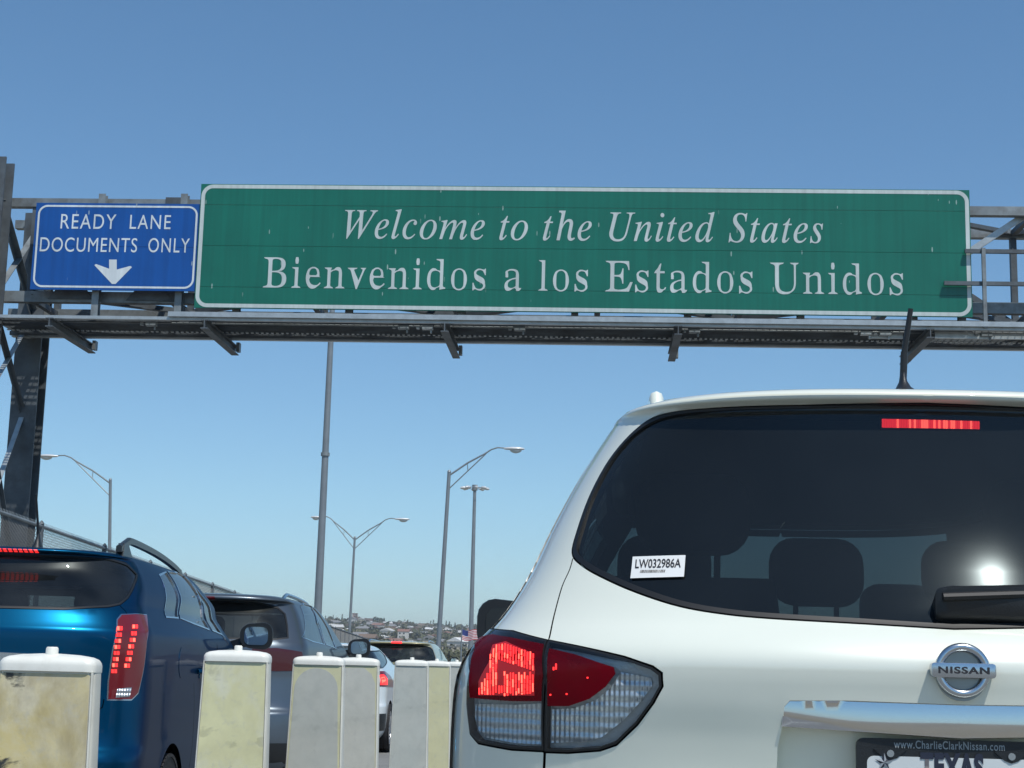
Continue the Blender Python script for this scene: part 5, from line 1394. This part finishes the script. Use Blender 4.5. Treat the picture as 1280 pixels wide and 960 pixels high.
# ---- trees: leaf-clump crowns on short trunks
M['leaf'] = mat('far_foliage', (.055, .075, .035), .9, var=.35, vscale=.5)
M['leaf2'] = mat('far_foliage_olive', (.085, .09, .045), .9, var=.3, vscale=.5)
M['bark'] = mat('bark', (.12, .09, .06), .9)
def crown(seed, h, r, form):
    rnd = random.Random(seed); m = MB()
    for k in range(90):
        u = rnd.random(); a = rnd.random()*6.283; rad = r*math.sqrt(rnd.random())
        if form == 'round': z = h*.35+h*.65*u; rad *= math.sqrt(max(.05, 1-((u-.45)/.6)**2))
        else: z = h*.12+h*.88*u; rad *= (1-u)**.7*.9+.06
        c = Vector((rad*math.cos(a), rad*math.sin(a), z)); s1 = r*rnd.uniform(.16, .34)
        n = Vector((rnd.gauss(0, 1), rnd.gauss(0, 1), rnd.gauss(0, 1))).normalized(); x = n.orthogonal().normalized(); y = n.cross(x)
        m.add([c+x*s1+y*s1*.2, c-x*s1*.3+y*s1, c-x*s1-y*s1*.3, c+x*s1*.2-y*s1*.9, c+n*s1*.6], [(0, 1, 4), (1, 2, 4), (2, 3, 4), (3, 0, 4), (0, 1, 2, 3)])
    return m
tr_protos = []
for k, (h, r, f) in enumerate(((6.5, 3.0, 'round'), (5, 2.6, 'round'), (9, 1.5, 'cone'), (7, 3.6, 'round'), (8, 2.0, 'cone'))):
    cr = crown(50+k, h, r, f).build('crown', M['leaf' if k % 2 == 0 else 'leaf2'], None)
    tk = MB(); tk.tube([(0, 0, -1), (0, 0, h*.5), (.2, .1, h*.8)], [.28, .18, .06], 6)
    for q in range(3): tk.tube([(0, 0, h*.35), (r*.5*math.cos(q*2.1), r*.5*math.sin(q*2.1), h*.65)], [.12, .04], 5)
    tk = tk.build('trunk', M['bark'], None); tr_protos.append((cr.data, tk.data, f)); bpy.data.objects.remove(cr); bpy.data.objects.remove(tk)
def plant_tree(x, y, k, s1):
    z = float(hillz(np.array(x), np.array(y))); c_, t_, f = tr_protos[k]
    root = empty('tree', (x, y, z), random.uniform(0, 6)); root.scale = (s1,)*3
    tag(root, ('tall ' if s1 > .95 else 'low ' if s1 < .75 else '')+{0: 'rounded dark green tree', 1: 'small rounded olive tree', 2: 'very slim dark cypress', 3: 'broad olive tree', 4: 'slim dark conifer'}[k]+' on the skyline, '+where(Vector((x, y, z))).split(', ')[1], 'tree', 'trees on the hill skyline')
    for nm, me in (('crown', c_), ('trunk', t_)):
        o = bpy.data.objects.new(nm, me); COL.objects.link(o); o.parent = root
for k in range(64):
    pxx = 398+k*3.4+random.uniform(-1, 1); r_ = random.uniform(1450, 1560); az = math.radians((pxx-750)/2000*57.3)
    plant_tree(r_*math.sin(az), r_*math.cos(az), random.randrange(5), random.uniform(.6, 1.15))
# the mass of scrub and garden trees below the skyline, one body of foliage
V_, F_ = [], []
for k in range(3200):
    pxx = random.uniform(300, 740); r_ = math.sqrt(random.uniform(400**2, 1540**2)); az = math.radians((pxx-750)/2000*57.3); x, y = r_*math.sin(az), r_*math.cos(az)
    z = float(hillz(np.array(x), np.array(y))); h = random.uniform(1.2, 4.2); r1 = h*random.uniform(.4, .75)
    for j in range(14):
        a = random.random()*6.283; rad = r1*math.sqrt(random.random()); c = Vector((x+rad*math.cos(a), y+rad*math.sin(a), z+h*random.uniform(.1, 1)))
        s1 = r1*random.uniform(.3, .6); n = Vector((random.gauss(0, 1), random.gauss(0, 1), random.gauss(0, 1))).normalized(); u = n.orthogonal().normalized(); w = n.cross(u); b = len(V_)
        V_ += [tuple(c+u*s1), tuple(c+w*s1), tuple(c-u*s1), tuple(c-w*s1*.8+n*s1*.5)]; F_ += [(b, b+1, b+2), (b, b+2, b+3)]
me = bpy.data.meshes.new('scrub'); me.from_pydata(V_, [], F_); o = link('scrub', me, None, [M['leaf2']]); tag(o, 'dusty green scrub and garden trees covering the far hillside', 'scrub', kind='stuff')

# ------------------------------------------------------------------ the dusty air over the valley
m = MB(); m.box((0, 0, 35), (8200, 8200, 110)); hz = m.build('haze', [], None)
hm = bpy.data.materials.new('haze_air'); hm.use_nodes = True; N = hm.node_tree.nodes; N.remove(N['Principled BSDF'])
pv = N.new('ShaderNodeVolumePrincipled'); pv.inputs['Color'].default_value = (.90, .95, 1, 1); pv.inputs['Density'].default_value = .00024; pv.inputs['Anisotropy'].default_value = .2
hm.node_tree.links.new(pv.outputs[0], N['Material Output'].inputs['Volume']); hz.data.materials.append(hm); tag(hz, kind='stuff')
